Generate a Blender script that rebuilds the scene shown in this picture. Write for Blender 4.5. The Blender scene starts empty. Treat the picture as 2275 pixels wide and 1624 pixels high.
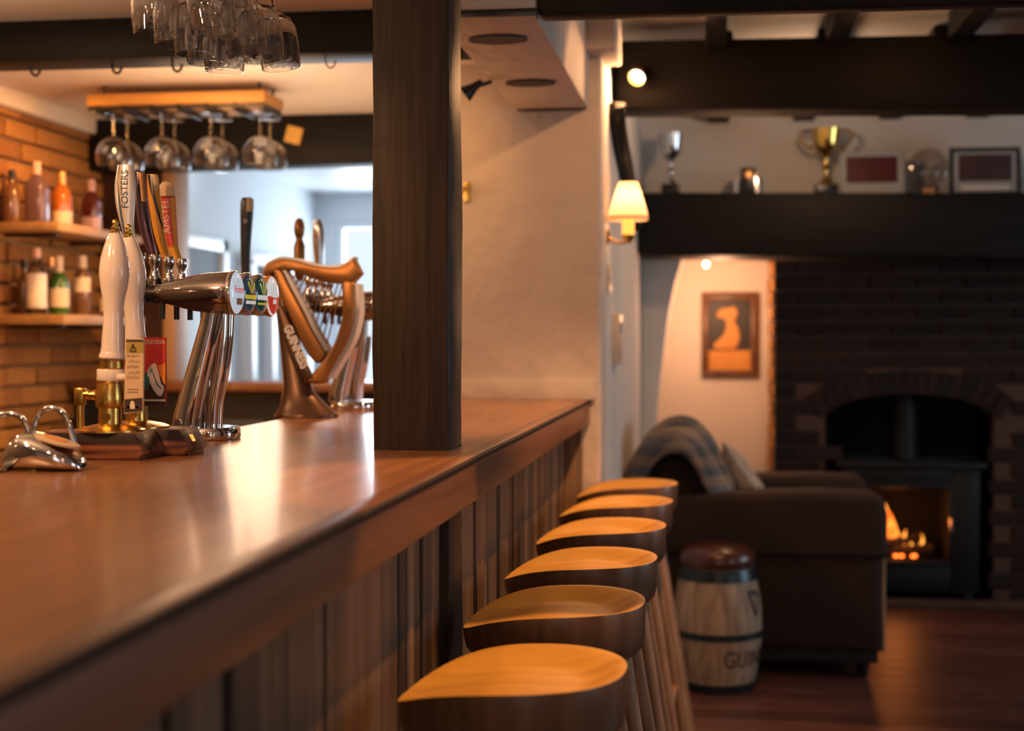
import bpy, bmesh, math, random
from mathutils import Vector, Matrix
random.seed(7)
S = bpy.context.scene
COL = S.collection
PI = math.pi
ROOT = {}

# ------------------------------------------------------------------ materials
def newmat(name):
    m = bpy.data.materials.new(name); m.use_nodes = True
    nt = m.node_tree
    return m, nt, nt.nodes['Principled BSDF']

def nd(nt, typ, **kw):
    n = nt.nodes.new(typ)
    for k, v in kw.items():
        setattr(n, k, v)
    return n

def rgb(r, g, b):
    return (r, g, b, 1.0)

def srgb(r, g, b):
    f = lambda c: (c / 255 / 12.92) if c / 255 <= .04045 else ((c / 255 + .055) / 1.055) ** 2.4
    return (f(r), f(g), f(b), 1.0)

def plain(name, col, rough=.5, metal=0., coat=0., spec=.5, bump=0., bscale=60.):
    m, nt, p = newmat(name)
    p.inputs['Base Color'].default_value = col
    p.inputs['Roughness'].default_value = rough
    p.inputs['Metallic'].default_value = metal
    p.inputs['Coat Weight'].default_value = coat
    p.inputs['Specular IOR Level'].default_value = spec
    if bump:
        tc = nd(nt, 'ShaderNodeTexCoord'); no = nd(nt, 'ShaderNodeTexNoise')
        no.inputs['Scale'].default_value = bscale; no.inputs['Detail'].default_value = 4
        b = nd(nt, 'ShaderNodeBump'); b.inputs['Strength'].default_value = bump; b.inputs['Distance'].default_value = .01
        nt.links.new(tc.outputs['Object'], no.inputs['Vector'])
        nt.links.new(no.outputs['Fac'], b.inputs['Height'])
        nt.links.new(b.outputs['Normal'], p.inputs['Normal'])
    return m

def mottled(name, c1, c2, scale=6., rough=.7, bump=.2, bscale=25., detail=5, metal=0.):
    m, nt, p = newmat(name)
    tc = nd(nt, 'ShaderNodeTexCoord')
    no = nd(nt, 'ShaderNodeTexNoise'); no.inputs['Scale'].default_value = scale; no.inputs['Detail'].default_value = detail
    mx = nd(nt, 'ShaderNodeMix', data_type='RGBA')
    mx.inputs['A'].default_value = c1; mx.inputs['B'].default_value = c2
    nt.links.new(tc.outputs['Object'], no.inputs['Vector'])
    nt.links.new(no.outputs['Fac'], mx.inputs['Factor'])
    nt.links.new(mx.outputs['Result'], p.inputs['Base Color'])
    p.inputs['Roughness'].default_value = rough; p.inputs['Metallic'].default_value = metal
    n2 = nd(nt, 'ShaderNodeTexNoise'); n2.inputs['Scale'].default_value = bscale; n2.inputs['Detail'].default_value = 6
    b = nd(nt, 'ShaderNodeBump'); b.inputs['Strength'].default_value = bump; b.inputs['Distance'].default_value = .02
    nt.links.new(tc.outputs['Object'], n2.inputs['Vector'])
    nt.links.new(n2.outputs['Fac'], b.inputs['Height'])
    nt.links.new(b.outputs['Normal'], p.inputs['Normal'])
    return m

def wood(name, c1, c2, stretch=(1, 1, 14), scale=3., rough=.45, bump=.15, coat=0., islands=0., spec=.5, ramp=(.3, .72)):
    """grain runs along the axis with the SMALL scale factor"""
    m, nt, p = newmat(name)
    tc = nd(nt, 'ShaderNodeTexCoord'); mp = nd(nt, 'ShaderNodeMapping')
    mp.inputs['Scale'].default_value = stretch
    no = nd(nt, 'ShaderNodeTexNoise'); no.inputs['Scale'].default_value = scale
    no.inputs['Detail'].default_value = 7; no.inputs['Distortion'].default_value = .6
    cr = nd(nt, 'ShaderNodeValToRGB')
    cr.color_ramp.elements[0].position = ramp[0]; cr.color_ramp.elements[1].position = ramp[1]
    cr.color_ramp.elements[0].color = c1; cr.color_ramp.elements[1].color = c2
    nt.links.new(tc.outputs['Object'], mp.inputs['Vector'])
    vec = mp.outputs['Vector']
    if islands:
        g = nd(nt, 'ShaderNodeNewGeometry')
        ad = nd(nt, 'ShaderNodeVectorMath', operation='ADD')
        sc = nd(nt, 'ShaderNodeMath', operation='MULTIPLY'); sc.inputs[1].default_value = 37.
        nt.links.new(g.outputs['Random Per Island'], sc.inputs[0])
        nt.links.new(vec, ad.inputs[0]); nt.links.new(sc.outputs[0], ad.inputs[1])
        vec = ad.outputs[0]
    nt.links.new(vec, no.inputs['Vector'])
    nt.links.new(no.outputs['Fac'], cr.inputs['Fac'])
    out = cr.outputs['Color']
    if islands:
        hv = nd(nt, 'ShaderNodeHueSaturation')
        mr = nd(nt, 'ShaderNodeMapRange')
        mr.inputs['To Min'].default_value = 1 - islands; mr.inputs['To Max'].default_value = 1 + islands
        nt.links.new(g.outputs['Random Per Island'], mr.inputs['Value'])
        nt.links.new(mr.outputs['Result'], hv.inputs['Value'])
        nt.links.new(out, hv.inputs['Color']); out = hv.outputs['Color']
    nt.links.new(out, p.inputs['Base Color'])
    b = nd(nt, 'ShaderNodeBump'); b.inputs['Strength'].default_value = bump; b.inputs['Distance'].default_value = .004
    nt.links.new(no.outputs['Fac'], b.inputs['Height']); nt.links.new(b.outputs['Normal'], p.inputs['Normal'])
    p.inputs['Roughness'].default_value = rough; p.inputs['Coat Weight'].default_value = coat
    p.inputs['Coat Roughness'].default_value = .12; p.inputs['Specular IOR Level'].default_value = spec
    return m

def brickmat(name, c1, c2, rough=.85):
    m, nt, p = newmat(name)
    g = nd(nt, 'ShaderNodeNewGeometry'); cr = nd(nt, 'ShaderNodeValToRGB')
    cr.color_ramp.elements[0].color = c1; cr.color_ramp.elements[1].color = c2
    tc = nd(nt, 'ShaderNodeTexCoord'); no = nd(nt, 'ShaderNodeTexNoise')
    no.inputs['Scale'].default_value = 40; no.inputs['Detail'].default_value = 6
    nt.links.new(tc.outputs['Object'], no.inputs['Vector'])
    mx = nd(nt, 'ShaderNodeMix', data_type='RGBA', blend_type='MULTIPLY'); mx.inputs['Factor'].default_value = .5
    nt.links.new(g.outputs['Random Per Island'], cr.inputs['Fac'])
    nt.links.new(cr.outputs['Color'], mx.inputs['A']); nt.links.new(no.outputs['Color'], mx.inputs['B'])
    nt.links.new(mx.outputs['Result'], p.inputs['Base Color'])
    b = nd(nt, 'ShaderNodeBump'); b.inputs['Strength'].default_value = .5; b.inputs['Distance'].default_value = .01
    nt.links.new(no.outputs['Fac'], b.inputs['Height']); nt.links.new(b.outputs['Normal'], p.inputs['Normal'])
    p.inputs['Roughness'].default_value = rough
    return m

def glass(name, tint=(1, 1, 1, 1), blend=.22, rough=.02, refl=1.):
    m = bpy.data.materials.new(name); m.use_nodes = True; nt = m.node_tree
    nt.nodes.clear()
    o = nd(nt, 'ShaderNodeOutputMaterial'); mix = nd(nt, 'ShaderNodeMixShader')
    t = nd(nt, 'ShaderNodeBsdfTransparent'); t.inputs['Color'].default_value = tint
    g = nd(nt, 'ShaderNodeBsdfGlossy'); g.inputs['Roughness'].default_value = rough
    g.inputs['Color'].default_value = (refl, refl, refl, 1)
    lw = nd(nt, 'ShaderNodeLayerWeight'); lw.inputs['Blend'].default_value = blend
    nt.links.new(lw.outputs['Fresnel'], mix.inputs[0])
    nt.links.new(t.outputs[0], mix.inputs[1]); nt.links.new(g.outputs[0], mix.inputs[2])
    nt.links.new(mix.outputs[0], o.inputs['Surface'])
    return m

def emit(name, col, strength):
    m, nt, p = newmat(name)
    p.inputs['Base Color'].default_value = col
    p.inputs['Emission Color'].default_value = col
    p.inputs['Emission Strength'].default_value = strength
    return m

def stripes(name, cols, axis, period, rough=.8, second=None):
    """tartan: bands of colour along one or two object axes"""
    m, nt, p = newmat(name)
    tc = nd(nt, 'ShaderNodeTexCoord'); sp = nd(nt, 'ShaderNodeSeparateXYZ')
    nt.links.new(tc.outputs['Object'], sp.inputs[0])
    def band(ax, per):
        d = nd(nt, 'ShaderNodeMath', operation='DIVIDE'); d.inputs[1].default_value = per
        fr = nd(nt, 'ShaderNodeMath', operation='FRACT')
        nt.links.new(sp.outputs[ax], d.inputs[0]); nt.links.new(d.outputs[0], fr.inputs[0])
        cr = nd(nt, 'ShaderNodeValToRGB'); cr.color_ramp.interpolation = 'CONSTANT'
        els = cr.color_ramp.elements
        n = len(cols)
        for i, c in enumerate(cols):
            if i < 2: e = els[i]; e.position = i / n
            else: e = els.new(i / n)
            e.color = c
        nt.links.new(fr.outputs[0], cr.inputs['Fac'])
        return cr.outputs['Color']
    a = band(axis, period)
    if second is not None:
        b = band(second, period * 1.1)
        mx = nd(nt, 'ShaderNodeMix', data_type='RGBA'); mx.inputs['Factor'].default_value = .5
        nt.links.new(a, mx.inputs['A']); nt.links.new(b, mx.inputs['B']); a = mx.outputs['Result']
    nt.links.new(a, p.inputs['Base Color']); p.inputs['Roughness'].default_value = rough
    return m

M = {}
M['plaster'] = mottled('cream_plaster', rgb(.56, .49, .43), rgb(.64, .57, .50), 3., .85, .75, 11.)
M['plaster_smooth'] = mottled('ceiling_plaster', rgb(.74, .67, .60), rgb(.78, .72, .65), 2., .85, .15, 8.)
M['plaster_light'] = mottled('lightened_plaster', rgb(.70, .66, .61), rgb(.77, .73, .68), 3., .85, .5, 12.)  # same plaster in a lighter copy, so its walls look brighter lit
M['bluewall'] = mottled('pale_blue_grey_paint', rgb(.60, .65, .69), rgb(.64, .69, .73), 2., .8, .05, 20.)
M['darkbeam'] = wood('black_stained_oak', rgb(.003, .0026, .0026), rgb(.009, .0075, .007), (.8, 8, 8), 3., .6, .5, spec=.25)
M['darkbeam_y'] = wood('black_stained_joist', rgb(.003, .0026, .0026), rgb(.009, .0075, .007), (8, .8, 8), 3., .6, .5, spec=.25)
M['post'] = wood('dark_brown_oak_post', rgb(.012, .0065, .004), rgb(.040, .021, .012), (34, 34, 1.4), 3., .50, .35, spec=.24)
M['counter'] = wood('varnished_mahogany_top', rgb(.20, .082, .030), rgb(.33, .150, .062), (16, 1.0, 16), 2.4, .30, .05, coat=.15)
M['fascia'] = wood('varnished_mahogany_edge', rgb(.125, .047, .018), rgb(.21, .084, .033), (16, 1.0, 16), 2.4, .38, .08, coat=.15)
M['edge_dark'] = plain('dark_edge_bead', rgb(.014, .007, .005), .6, spec=.2)
M['plank'] = wood('reclaimed_planks', rgb(.085, .048, .025), rgb(.25, .150, .080), (18, 18, .9), 2.2, .55, .25, islands=.62)
M['gap'] = plain('shadow_gap_board', rgb(.012, .008, .006), .8)
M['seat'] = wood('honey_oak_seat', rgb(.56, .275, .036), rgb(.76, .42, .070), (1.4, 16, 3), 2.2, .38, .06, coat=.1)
M['seatside'] = wood('shaded_oak_seat_rim', rgb(.085, .042, .020), rgb(.17, .088, .043), (14, 14, 1.2), 2.2, .36, .12)  # rim oak painted darker, as shaded from the overhead light
M['leg'] = wood('pale_oak_leg', rgb(.22, .115, .055), rgb(.40, .23, .125), (26, 26, 1.0), 2.2, .45, .12)
M['floor'] = wood('dark_red_floorboards', rgb(.050, .019, .016), rgb(.115, .046, .038), (2.0, 7, 7), 2.5, .42, .15, islands=.35)
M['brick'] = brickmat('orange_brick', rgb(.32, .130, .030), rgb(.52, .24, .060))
M['mortar'] = mottled('sandy_mortar', rgb(.34, .22, .12), rgb(.42, .28, .16), 20., .95, .4, 60.)
M['sootbrick'] = brickmat('sooty_brick', rgb(.012, .005, .004), rgb(.034, .013, .010))
M['sootmortar'] = mottled('sooty_mortar', rgb(.085, .046, .036), rgb(.12, .066, .052), 20., .95, .4, 60.)
M['soot'] = plain('soot_black', rgb(.008, .007, .007), .9)
M['chrome'] = plain('polished_chrome', rgb(.80, .78, .76), .06, 1.)
M['dchrome'] = plain('dark_chrome', rgb(.42, .38, .36), .10, 1.)
M['brass'] = plain('aged_brass', rgb(.72, .44, .11), .24, 1., bump=.05, bscale=90)
M['goldcup'] = plain('gold_plate', rgb(.85, .58, .16), .15, 1.)
M['silver'] = plain('silver_plate', rgb(.72, .74, .78), .14, 1.)
M['porcelain'] = plain('cream_porcelain', rgb(.80, .70, .62), .16, coat=.5)
M['white'] = plain('white_enamel', rgb(.80, .76, .72), .35)
M['black'] = plain('black_plastic', rgb(.012, .011, .011), .3)
M['blackmetal'] = plain('black_cast_iron', rgb(.005, .005, .0055), .55, .2)
M['bluemetal'] = plain('blued_steel_hoop', rgb(.030, .045, .052), .32, .6)
M['rosewood'] = wood('striped_rosewood', rgb(.018, .005, .003), rgb(.24, .082, .036), (.9, 14, 30), 2.6, .36, .06, coat=.05, ramp=(.42, .60))
M['bronze'] = plain('antique_gold_bronze', rgb(.36, .165, .050), .38, .7)
M['darkbronze'] = plain('dark_bronze', rgb(.13, .075, .048), .36, .7)
M['harpedge'] = plain('window_sheen_edge', rgb(.78, .80, .83), .28, .4)  # pale tone paints the window's reflection along the harp edges
gm, gnt, gp = newmat('clear_drinking_glass')
gp.inputs['Transmission Weight'].default_value = 1.; gp.inputs['Roughness'].default_value = .025; gp.inputs['IOR'].default_value = 1.5
gtc = nd(gnt, 'ShaderNodeTexCoord'); gno = nd(gnt, 'ShaderNodeTexNoise'); gno.inputs['Scale'].default_value = 55.; gno.inputs['Detail'].default_value = 1.
gbu = nd(gnt, 'ShaderNodeBump'); gbu.inputs['Strength'].default_value = .10; gbu.inputs['Distance'].default_value = .006
gnt.links.new(gtc.outputs['Object'], gno.inputs['Vector']); gnt.links.new(gno.outputs['Fac'], gbu.inputs['Height']); gnt.links.new(gbu.outputs['Normal'], gp.inputs['Normal'])
M['glass'] = gm
M['pane'] = glass('window_pane_glass', (.97, .98, 1, 1), .08)
M['bottle_clear'] = glass('clear_bottle_glass', (.80, .78, .76, 1), .35)
M['bottle_green'] = plain('green_bottle_glass', rgb(.035, .13, .015), .08, coat=.6)
M['bottle_mauve'] = plain('mauve_frosted_bottle', rgb(.13, .075, .085), .2, coat=.4)
M['bottle_orange'] = plain('amber_bottle', rgb(.48, .13, .016), .12, coat=.6)
M['bottle_red'] = plain('dark_red_bottle', rgb(.14, .018, .012), .12, coat=.6)
M['bottle_brown'] = plain('brown_spirit_bottle', rgb(.16, .075, .03), .12, coat=.6)
M['label_cream'] = plain('cream_paper_label', rgb(.75, .62, .45), .7)
M['label_white'] = plain('white_paper_label', rgb(.78, .72, .66), .7)
M['cap_cream'] = plain('cream_foil_cap', rgb(.75, .55, .36), .4)
M['cap_copper'] = plain('copper_cap', rgb(.85, .42, .16), .3, .6)
M['cap_pink'] = plain('pinkish_cap', rgb(.75, .45, .36), .4)
M['purewhite'] = plain('bright_white_letters', rgb(.90, .90, .90), .3)
M['navy'] = plain('navy_enamel', rgb(.035, .075, .14), .3)
M['bluegrey'] = plain('slate_blue_stripe', rgb(.055, .105, .18), .3)
M['silverplastic'] = plain('pearl_silver_plastic', rgb(.68, .66, .64), .25, .35)
M['purple'] = plain('plum_plastic', rgb(.20, .085, .15), .22, .3, coat=.4)
M['yellow'] = plain('amber_yellow_plastic', rgb(.72, .32, .025), .25, coat=.4)
M['amber'] = plain('golden_amber_plastic', rgb(.80, .38, .04), .2, coat=.4)
M['red'] = plain('signal_red', rgb(.62, .045, .028), .35)
M['cliptop'] = plain('poster_red', rgb(.55, .035, .030), .45)
M['teal'] = plain('teal_print', rgb(.03, .16, .24), .45)
M['mint'] = plain('mint_print', rgb(.25, .45, .36), .45)
M['orange'] = plain('orange_print', rgb(.75, .25, .02), .45)
M['clipcream'] = plain('cream_print', rgb(.62, .45, .28), .45)
M['clipolive'] = plain('olive_gold_print', rgb(.36, .27, .055), .45)
M['ink'] = plain('dark_brown_ink', rgb(.035, .018, .014), .5)
M['inkbrown'] = plain('faded_brown_ink', rgb(.22, .10, .055), .5)
M['lensblue'] = plain('pale_blue_badge', rgb(.55, .68, .80), .12, coat=.8)
def lit(name, col, e):
    m = plain(name, col, .15, coat=.6); p = m.node_tree.nodes['Principled BSDF']
    p.inputs['Emission Color'].default_value = col; p.inputs['Emission Strength'].default_value = e
    return m
M['badgegreen'] = lit('bottle_green_badge', rgb(.015, .055, .06), .4)
M['badgenavy'] = lit('navy_badge', rgb(.03, .06, .10), .4)
M['badgered'] = lit('red_badge', rgb(.70, .06, .035), .4)
M['badgeyellow'] = lit('lemon_badge', rgb(.80, .62, .04), .45)
M['badgegreenlight'] = lit('lime_badge', rgb(.62, .68, .16), .45)
M['badgewhite'] = lit('white_badge', rgb(.82, .84, .84), .5)
M['lensblue'] = lit('pale_blue_badge', rgb(.58, .72, .84), .6)
M['chairfab'] = mottled('brown_velour', rgb(.024, .0100, .0048), rgb(.036, .0155, .0075), 14., .85, .2, 120.)
M['leather'] = plain('dark_red_leather', rgb(.075, .022, .014), .28, coat=.3, bump=.12, bscale=90)
M['stave'] = wood('pale_barrel_oak', rgb(.18, .12, .075), rgb(.46, .36, .26), (14, 14, 1.8), 2.2, .55, .2)
M['throw'] = stripes('tartan_throw', [rgb(.075, .085, .10), rgb(.26, .18, .12), rgb(.06, .07, .085), rgb(.15, .15, .16), rgb(.33, .24, .16)], 1, .17, .9, 2)
M['cushion'] = mottled('grey_patterned_cushion', rgb(.20, .20, .20), rgb(.58, .52, .45), 28., .9, .2, 90.)
M['shade'] = None
M['candle'] = emit('warm_candle_tube', rgb(1., .42, .07), 1.6)
M['bulb'] = emit('lit_spot_bulb', rgb(1., .86, .62), 8.)
M['panel_light'] = emit('white_ceiling_light', rgb(.9, .96, 1.), 3.2)
M['photo_dark'] = mottled('dark_team_photo', rgb(.014, .014, .012), rgb(.15, .012, .018), 9., .3, 0.)
M['photo_dark2'] = mottled('dark_group_photo', rgb(.016, .015, .020), rgb(.14, .06, .065), 11., .3, 0.)
M['mount'] = plain('grey_mount_board', rgb(.36, .36, .35), .6)
M['frame_black'] = plain('black_frame', rgb(.012, .012, .013), .4)
M['frame_brown'] = wood('brown_picture_frame', rgb(.085, .034, .012), rgb(.19, .080, .028), (8, 8, 8), 3, .45, .1)
M['picdark'] = plain('dark_canvas', rgb(.022, .016, .012), .5)
M['picamber'] = mottled('amber_paint', rgb(.50, .19, .028), rgb(.75, .36, .08), 10., .55, .1, 30.)
M['shelfwood'] = wood('rustic_pale_shelf', rgb(.28, .15, .055), rgb(.50, .30, .12), (8, 1, 8), 3., .6, .2)
M['rackwood'] = wood('golden_pine_board', rgb(.50, .24, .06), rgb(.70, .38, .11), (1, 8, 8), 3., .5, .1)
M['note'] = plain('yellow_card', rgb(.70, .42, .10), .7)
M['jamb'] = wood('dark_brown_jamb', rgb(.028, .013, .009), rgb(.060, .026, .016), (8, 8, 1), 3., .7, .1, spec=.2)
M['jambedge'] = plain('tan_painted_edge', rgb(.38, .23, .13), .6)
M['whitepaint'] = plain('white_gloss_paint', rgb(.74, .77, .80), .35)
M['greydoor'] = plain('blue_grey_panel', rgb(.42, .47, .50), .6)
M['greyblind'] = plain('grey_roller_blind', rgb(.22, .26, .29), .8)
M['cupboard'] = plain('black_under_bar', rgb(.010, .010, .012), .5)
M['log'] = wood('charred_log', rgb(.010, .007, .006), rgb(.045, .025, .018), (3, 3, 3), 6, .9, .6)
M['ember'] = emit('glowing_ember', rgb(1., .16, .02), 5.)
M['steelrail'] = plain('black_rail', rgb(.04, .036, .033), .35, .6)
M['switch'] = plain('cream_switch_plate', rgb(.66, .56, .44), .4)
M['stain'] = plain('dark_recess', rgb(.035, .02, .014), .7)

def shade_mat():
    m = bpy.data.materials.new('parchment_lampshade'); m.use_nodes = True; nt = m.node_tree; nt.nodes.clear()
    o = nd(nt, 'ShaderNodeOutputMaterial'); mix = nd(nt, 'ShaderNodeMixShader'); mix.inputs[0].default_value = .55
    d = nd(nt, 'ShaderNodeBsdfDiffuse'); d.inputs['Color'].default_value = (.85, .68, .50, 1)
    t = nd(nt, 'ShaderNodeBsdfTranslucent'); t.inputs['Color'].default_value = (.95, .72, .50, 1)
    nt.links.new(d.outputs[0], mix.inputs[1]); nt.links.new(t.outputs[0], mix.inputs[2])
    nt.links.new(mix.outputs[0], o.inputs['Surface'])
    return m
M['shade'] = shade_mat()

def flame_mat():
    m, nt, p = newmat('orange_flame')
    tc = nd(nt, 'ShaderNodeTexCoord'); no = nd(nt, 'ShaderNodeTexNoise')
    no.inputs['Scale'].default_value = 9; no.inputs['Detail'].default_value = 4
    cr = nd(nt, 'ShaderNodeValToRGB')
    cr.color_ramp.elements[0].position = .38; cr.color_ramp.elements[0].color = (.9, .10, .005, 1)
    cr.color_ramp.elements[1].position = .62; cr.color_ramp.elements[1].color = (1, .38, .05, 1)
    nt.links.new(tc.outputs['Object'], no.inputs['Vector']); nt.links.new(no.outputs['Fac'], cr.inputs['Fac'])
    p.inputs['Base Color'].default_value = (0, 0, 0, 1)
    nt.links.new(cr.outputs['Color'], p.inputs['Emission Color'])
    p.inputs['Emission Strength'].default_value = 2.4
    return m
M['flame'] = flame_mat()

# ------------------------------------------------------------------ mesh building
def sm(a, b, x):
    t = max(0., min(1., (x - a) / (b - a))); return t * t * (3 - 2 * t)

def spline(pts, n=8, closed=False):
    """Catmull-Rom through the points"""
    P = [Vector(p) for p in pts]; L = len(P); out = []
    rng = range(L if closed else L - 1)
    for i in rng:
        if closed: a, b, c, d = P[(i - 1) % L], P[i], P[(i + 1) % L], P[(i + 2) % L]
        else: a, b, c, d = P[max(i - 1, 0)], P[i], P[i + 1], P[min(i + 2, L - 1)]
        for k in range(n):
            t = k / n
            out.append(.5 * ((2 * b) + (c - a) * t + (2 * a - 5 * b + 4 * c - d) * t * t + (3 * b - a - 3 * c + d) * t ** 3))
    if not closed: out.append(P[-1])
    return out

class B:
    def __init__(s): s.bm = bmesh.new()
    def _merge(s, tmp):
        me = bpy.data.meshes.new('t'); tmp.to_mesh(me); tmp.free(); s.bm.from_mesh(me); bpy.data.meshes.remove(me)
    def box(s, x0, x1, y0, y1, z0, z1, bev=0., seg=2, rot=None):
        t = bmesh.new()
        vs = [t.verts.new((x, y, z)) for z in (z0, z1) for y in (y0, y1) for x in (x0, x1)]
        for f in ((0, 2, 3, 1), (4, 5, 7, 6), (0, 1, 5, 4), (2, 6, 7, 3), (0, 4, 6, 2), (1, 3, 7, 5)):
            t.faces.new([vs[i] for i in f])
        if bev: bmesh.ops.bevel(t, geom=t.edges[:], offset=bev, segments=seg, profile=.5, affect='EDGES')
        if rot:
            c, R = rot
            bmesh.ops.transform(t, matrix=Matrix.Translation(c) @ R @ Matrix.Translation(-Vector(c)), verts=t.verts)
        s._merge(t); return s
    def hexa(s, pts, bev=0.):
        """8 corners: bottom 4 (ccw) then top 4"""
        t = bmesh.new(); v = [t.verts.new(p) for p in pts]
        for f in ((3, 2, 1, 0), (4, 5, 6, 7), (0, 1, 5, 4), (1, 2, 6, 5), (2, 3, 7, 6), (3, 0, 4, 7)):
            t.faces.new([v[i] for i in f])
        if bev: bmesh.ops.bevel(t, geom=t.edges[:], offset=bev, segments=2, profile=.5, affect='EDGES')
        s._merge(t); return s
    def lathe(s, prof, c=(0, 0, 0), axis='Z', seg=32, cap=True, sx=1., sy=1., R=None):
        t = bmesh.new(); rings = []
        for r, h in prof:
            rings.append([t.verts.new((r * sx * math.cos(2 * PI * k / seg), r * sy * math.sin(2 * PI * k / seg), h)) for k in range(seg)])
        for a, b in zip(rings, rings[1:]):
            for k in range(seg):
                t.faces.new((a[k], a[(k + 1) % seg], b[(k + 1) % seg], b[k]))
        if cap:
            if prof[0][0] > 1e-6: t.faces.new(rings[0][::-1])
            if prof[-1][0] > 1e-6: t.faces.new(rings[-1])
        bmesh.ops.remove_doubles(t, verts=t.verts, dist=1e-6)
        m = Matrix.Identity(4)
        if axis == 'X': m = Matrix.Rotation(PI / 2, 4, 'Y')
        if axis == 'Y': m = Matrix.Rotation(-PI / 2, 4, 'X')
        if R is not None: m = R.to_4x4() @ m
        bmesh.ops.transform(t, matrix=Matrix.Translation(c) @ m, verts=t.verts)
        bmesh.ops.recalc_face_normals(t, faces=t.faces)
        s._merge(t); return s
    def loft(s, secs, seg=24, cap=True, power=2., axis='Z'):
        """secs: (cx, cy, z, half_x, half_y); elliptical sections stacked along an axis"""
        t = bmesh.new(); rings = []
        for cx, cy, z, hx, hy in secs:
            ring = []
            for k in range(seg):
                a = 2 * PI * k / seg; ca, sa = math.cos(a), math.sin(a)
                e = 2. / power
                x = cx + hx * math.copysign(abs(ca) ** e, ca); y = cy + hy * math.copysign(abs(sa) ** e, sa)
                ring.append(t.verts.new((x, y, z) if axis == 'Z' else ((z, x, y) if axis == 'X' else (x, z, y))))
            rings.append(ring)
        for a, b in zip(rings, rings[1:]):
            for k in range(seg): t.faces.new((a[k], a[(k + 1) % seg], b[(k + 1) % seg], b[k]))
        if cap: t.faces.new(rings[0][::-1]); t.faces.new(rings[-1])
        bmesh.ops.recalc_face_normals(t, faces=t.faces)
        s._merge(t); return s
    def tube(s, pts, r, seg=10, closed=False, cap=True):
        P = [Vector(p) for p in pts]; n = len(P)
        rad = r if isinstance(r, (list, tuple)) else [r] * n
        t = bmesh.new(); rings = []; up = None
        for i in range(n):
            if closed: d = P[(i + 1) % n] - P[i - 1]
            else: d = P[min(i + 1, n - 1)] - P[max(i - 1, 0)]
            d.normalize()
            if up is None:
                up = Vector((0, 0, 1)) if abs(d.z) < .9 else Vector((1, 0, 0))
            u = d.cross(up).normalized(); v = u.cross(d).normalized(); up = v
            rings.append([t.verts.new(P[i] + rad[i] * (math.cos(2 * PI * k / seg) * u + math.sin(2 * PI * k / seg) * v)) for k in range(seg)])
        prs = list(zip(rings, rings[1:])) + ([(rings[-1], rings[0])] if closed else [])
        for a, b in prs:
            for k in range(seg): t.faces.new((a[k], a[(k + 1) % seg], b[(k + 1) % seg], b[k]))
        if cap and not closed: t.faces.new(rings[0][::-1]); t.faces.new(rings[-1])
        bmesh.ops.recalc_face_normals(t, faces=t.faces)
        s._merge(t); return s
    def prism(s, poly, a0, a1, plane='XZ', bev=0., seg=2):
        t = bmesh.new()
        def mk(p, a):
            return {'XZ': (p[0], a, p[1]), 'XY': (p[0], p[1], a), 'YZ': (a, p[0], p[1])}[plane]
        lo = [t.verts.new(mk(p, a0)) for p in poly]; hi = [t.verts.new(mk(p, a1)) for p in poly]; n = len(poly)
        t.faces.new(lo); t.faces.new(hi[::-1])
        for i in range(n): t.faces.new((lo[i], hi[i], hi[(i + 1) % n], lo[(i + 1) % n]))
        bmesh.ops.recalc_face_normals(t, faces=t.faces)
        if bev:
            ed = [e for e in t.edges if (e.verts[0] in lo) == (e.verts[1] in lo) or (e.verts[0] in hi) == (e.verts[1] in hi)]
            ed = [e for e in t.edges if not ((e.verts[0] in lo) ^ (e.verts[1] in lo))]
            bmesh.ops.bevel(t, geom=ed, offset=bev, segments=seg, profile=.5, affect='EDGES')
        s._merge(t); return s
    def grid(s, f, nu, nv):
        t = bmesh.new()
        v = [[t.verts.new(f(i / nu, j / nv)) for j in range(nv + 1)] for i in range(nu + 1)]
        for i in range(nu):
            for j in range(nv): t.faces.new((v[i][j], v[i + 1][j], v[i + 1][j + 1], v[i][j + 1]))
        s._merge(t); return s
    def text(s, body, size, fn, depth=.0004, align='CENTER', res=3, font_shear=0., sub=0, bold=0.):
        """letters as solid shapes; fn maps (x, y, depth) of the flat text to 3D"""
        cu = bpy.data.curves.new('t', 'FONT'); cu.body = body; cu.size = size; cu.align_x = align; cu.align_y = 'CENTER'
        cu.extrude = depth; cu.offset = bold; cu.resolution_u = res; cu.shear = font_shear
        ob = bpy.data.objects.new('t', cu); COL.objects.link(ob)
        dg = bpy.context.evaluated_depsgraph_get(); me = bpy.data.meshes.new_from_object(ob.evaluated_get(dg))
        bpy.data.objects.remove(ob); bpy.data.curves.remove(cu)
        t = bmesh.new(); t.from_mesh(me); bpy.data.meshes.remove(me)
        if sub: bmesh.ops.subdivide_edges(t, edges=t.edges[:], cuts=sub)
        for v in t.verts: v.co = fn(v.co.x, v.co.y, v.co.z)
        s._merge(t); return s
    def obj(s, name, mat, parent=None, smooth=True, angle=40, local=False):
        me = bpy.data.meshes.new(name); s.bm.to_mesh(me); s.bm.free()
        if parent is not None and not local:
            off = ROOT.get(parent.name, Vector((0, 0, 0)))
            me.transform(Matrix.Translation(-off))
        if smooth:
            for p in me.polygons: p.use_smooth = True
            try: me.set_sharp_from_angle(angle=math.radians(angle))
            except Exception: pass
        me.materials.append(M[mat] if isinstance(mat, str) else mat)
        o = bpy.data.objects.new(name, me); COL.objects.link(o)
        if parent is not None:
            o.parent = parent; ROOT[o.name] = ROOT.get(parent.name, Vector((0, 0, 0)))
        return o

def tag(o, label=None, cat=None, group=None, kind=None):
    if label: o['label'] = label
    if cat: o['category'] = cat
    if group: o['group'] = group
    if kind: o['kind'] = kind
    return o

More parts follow.
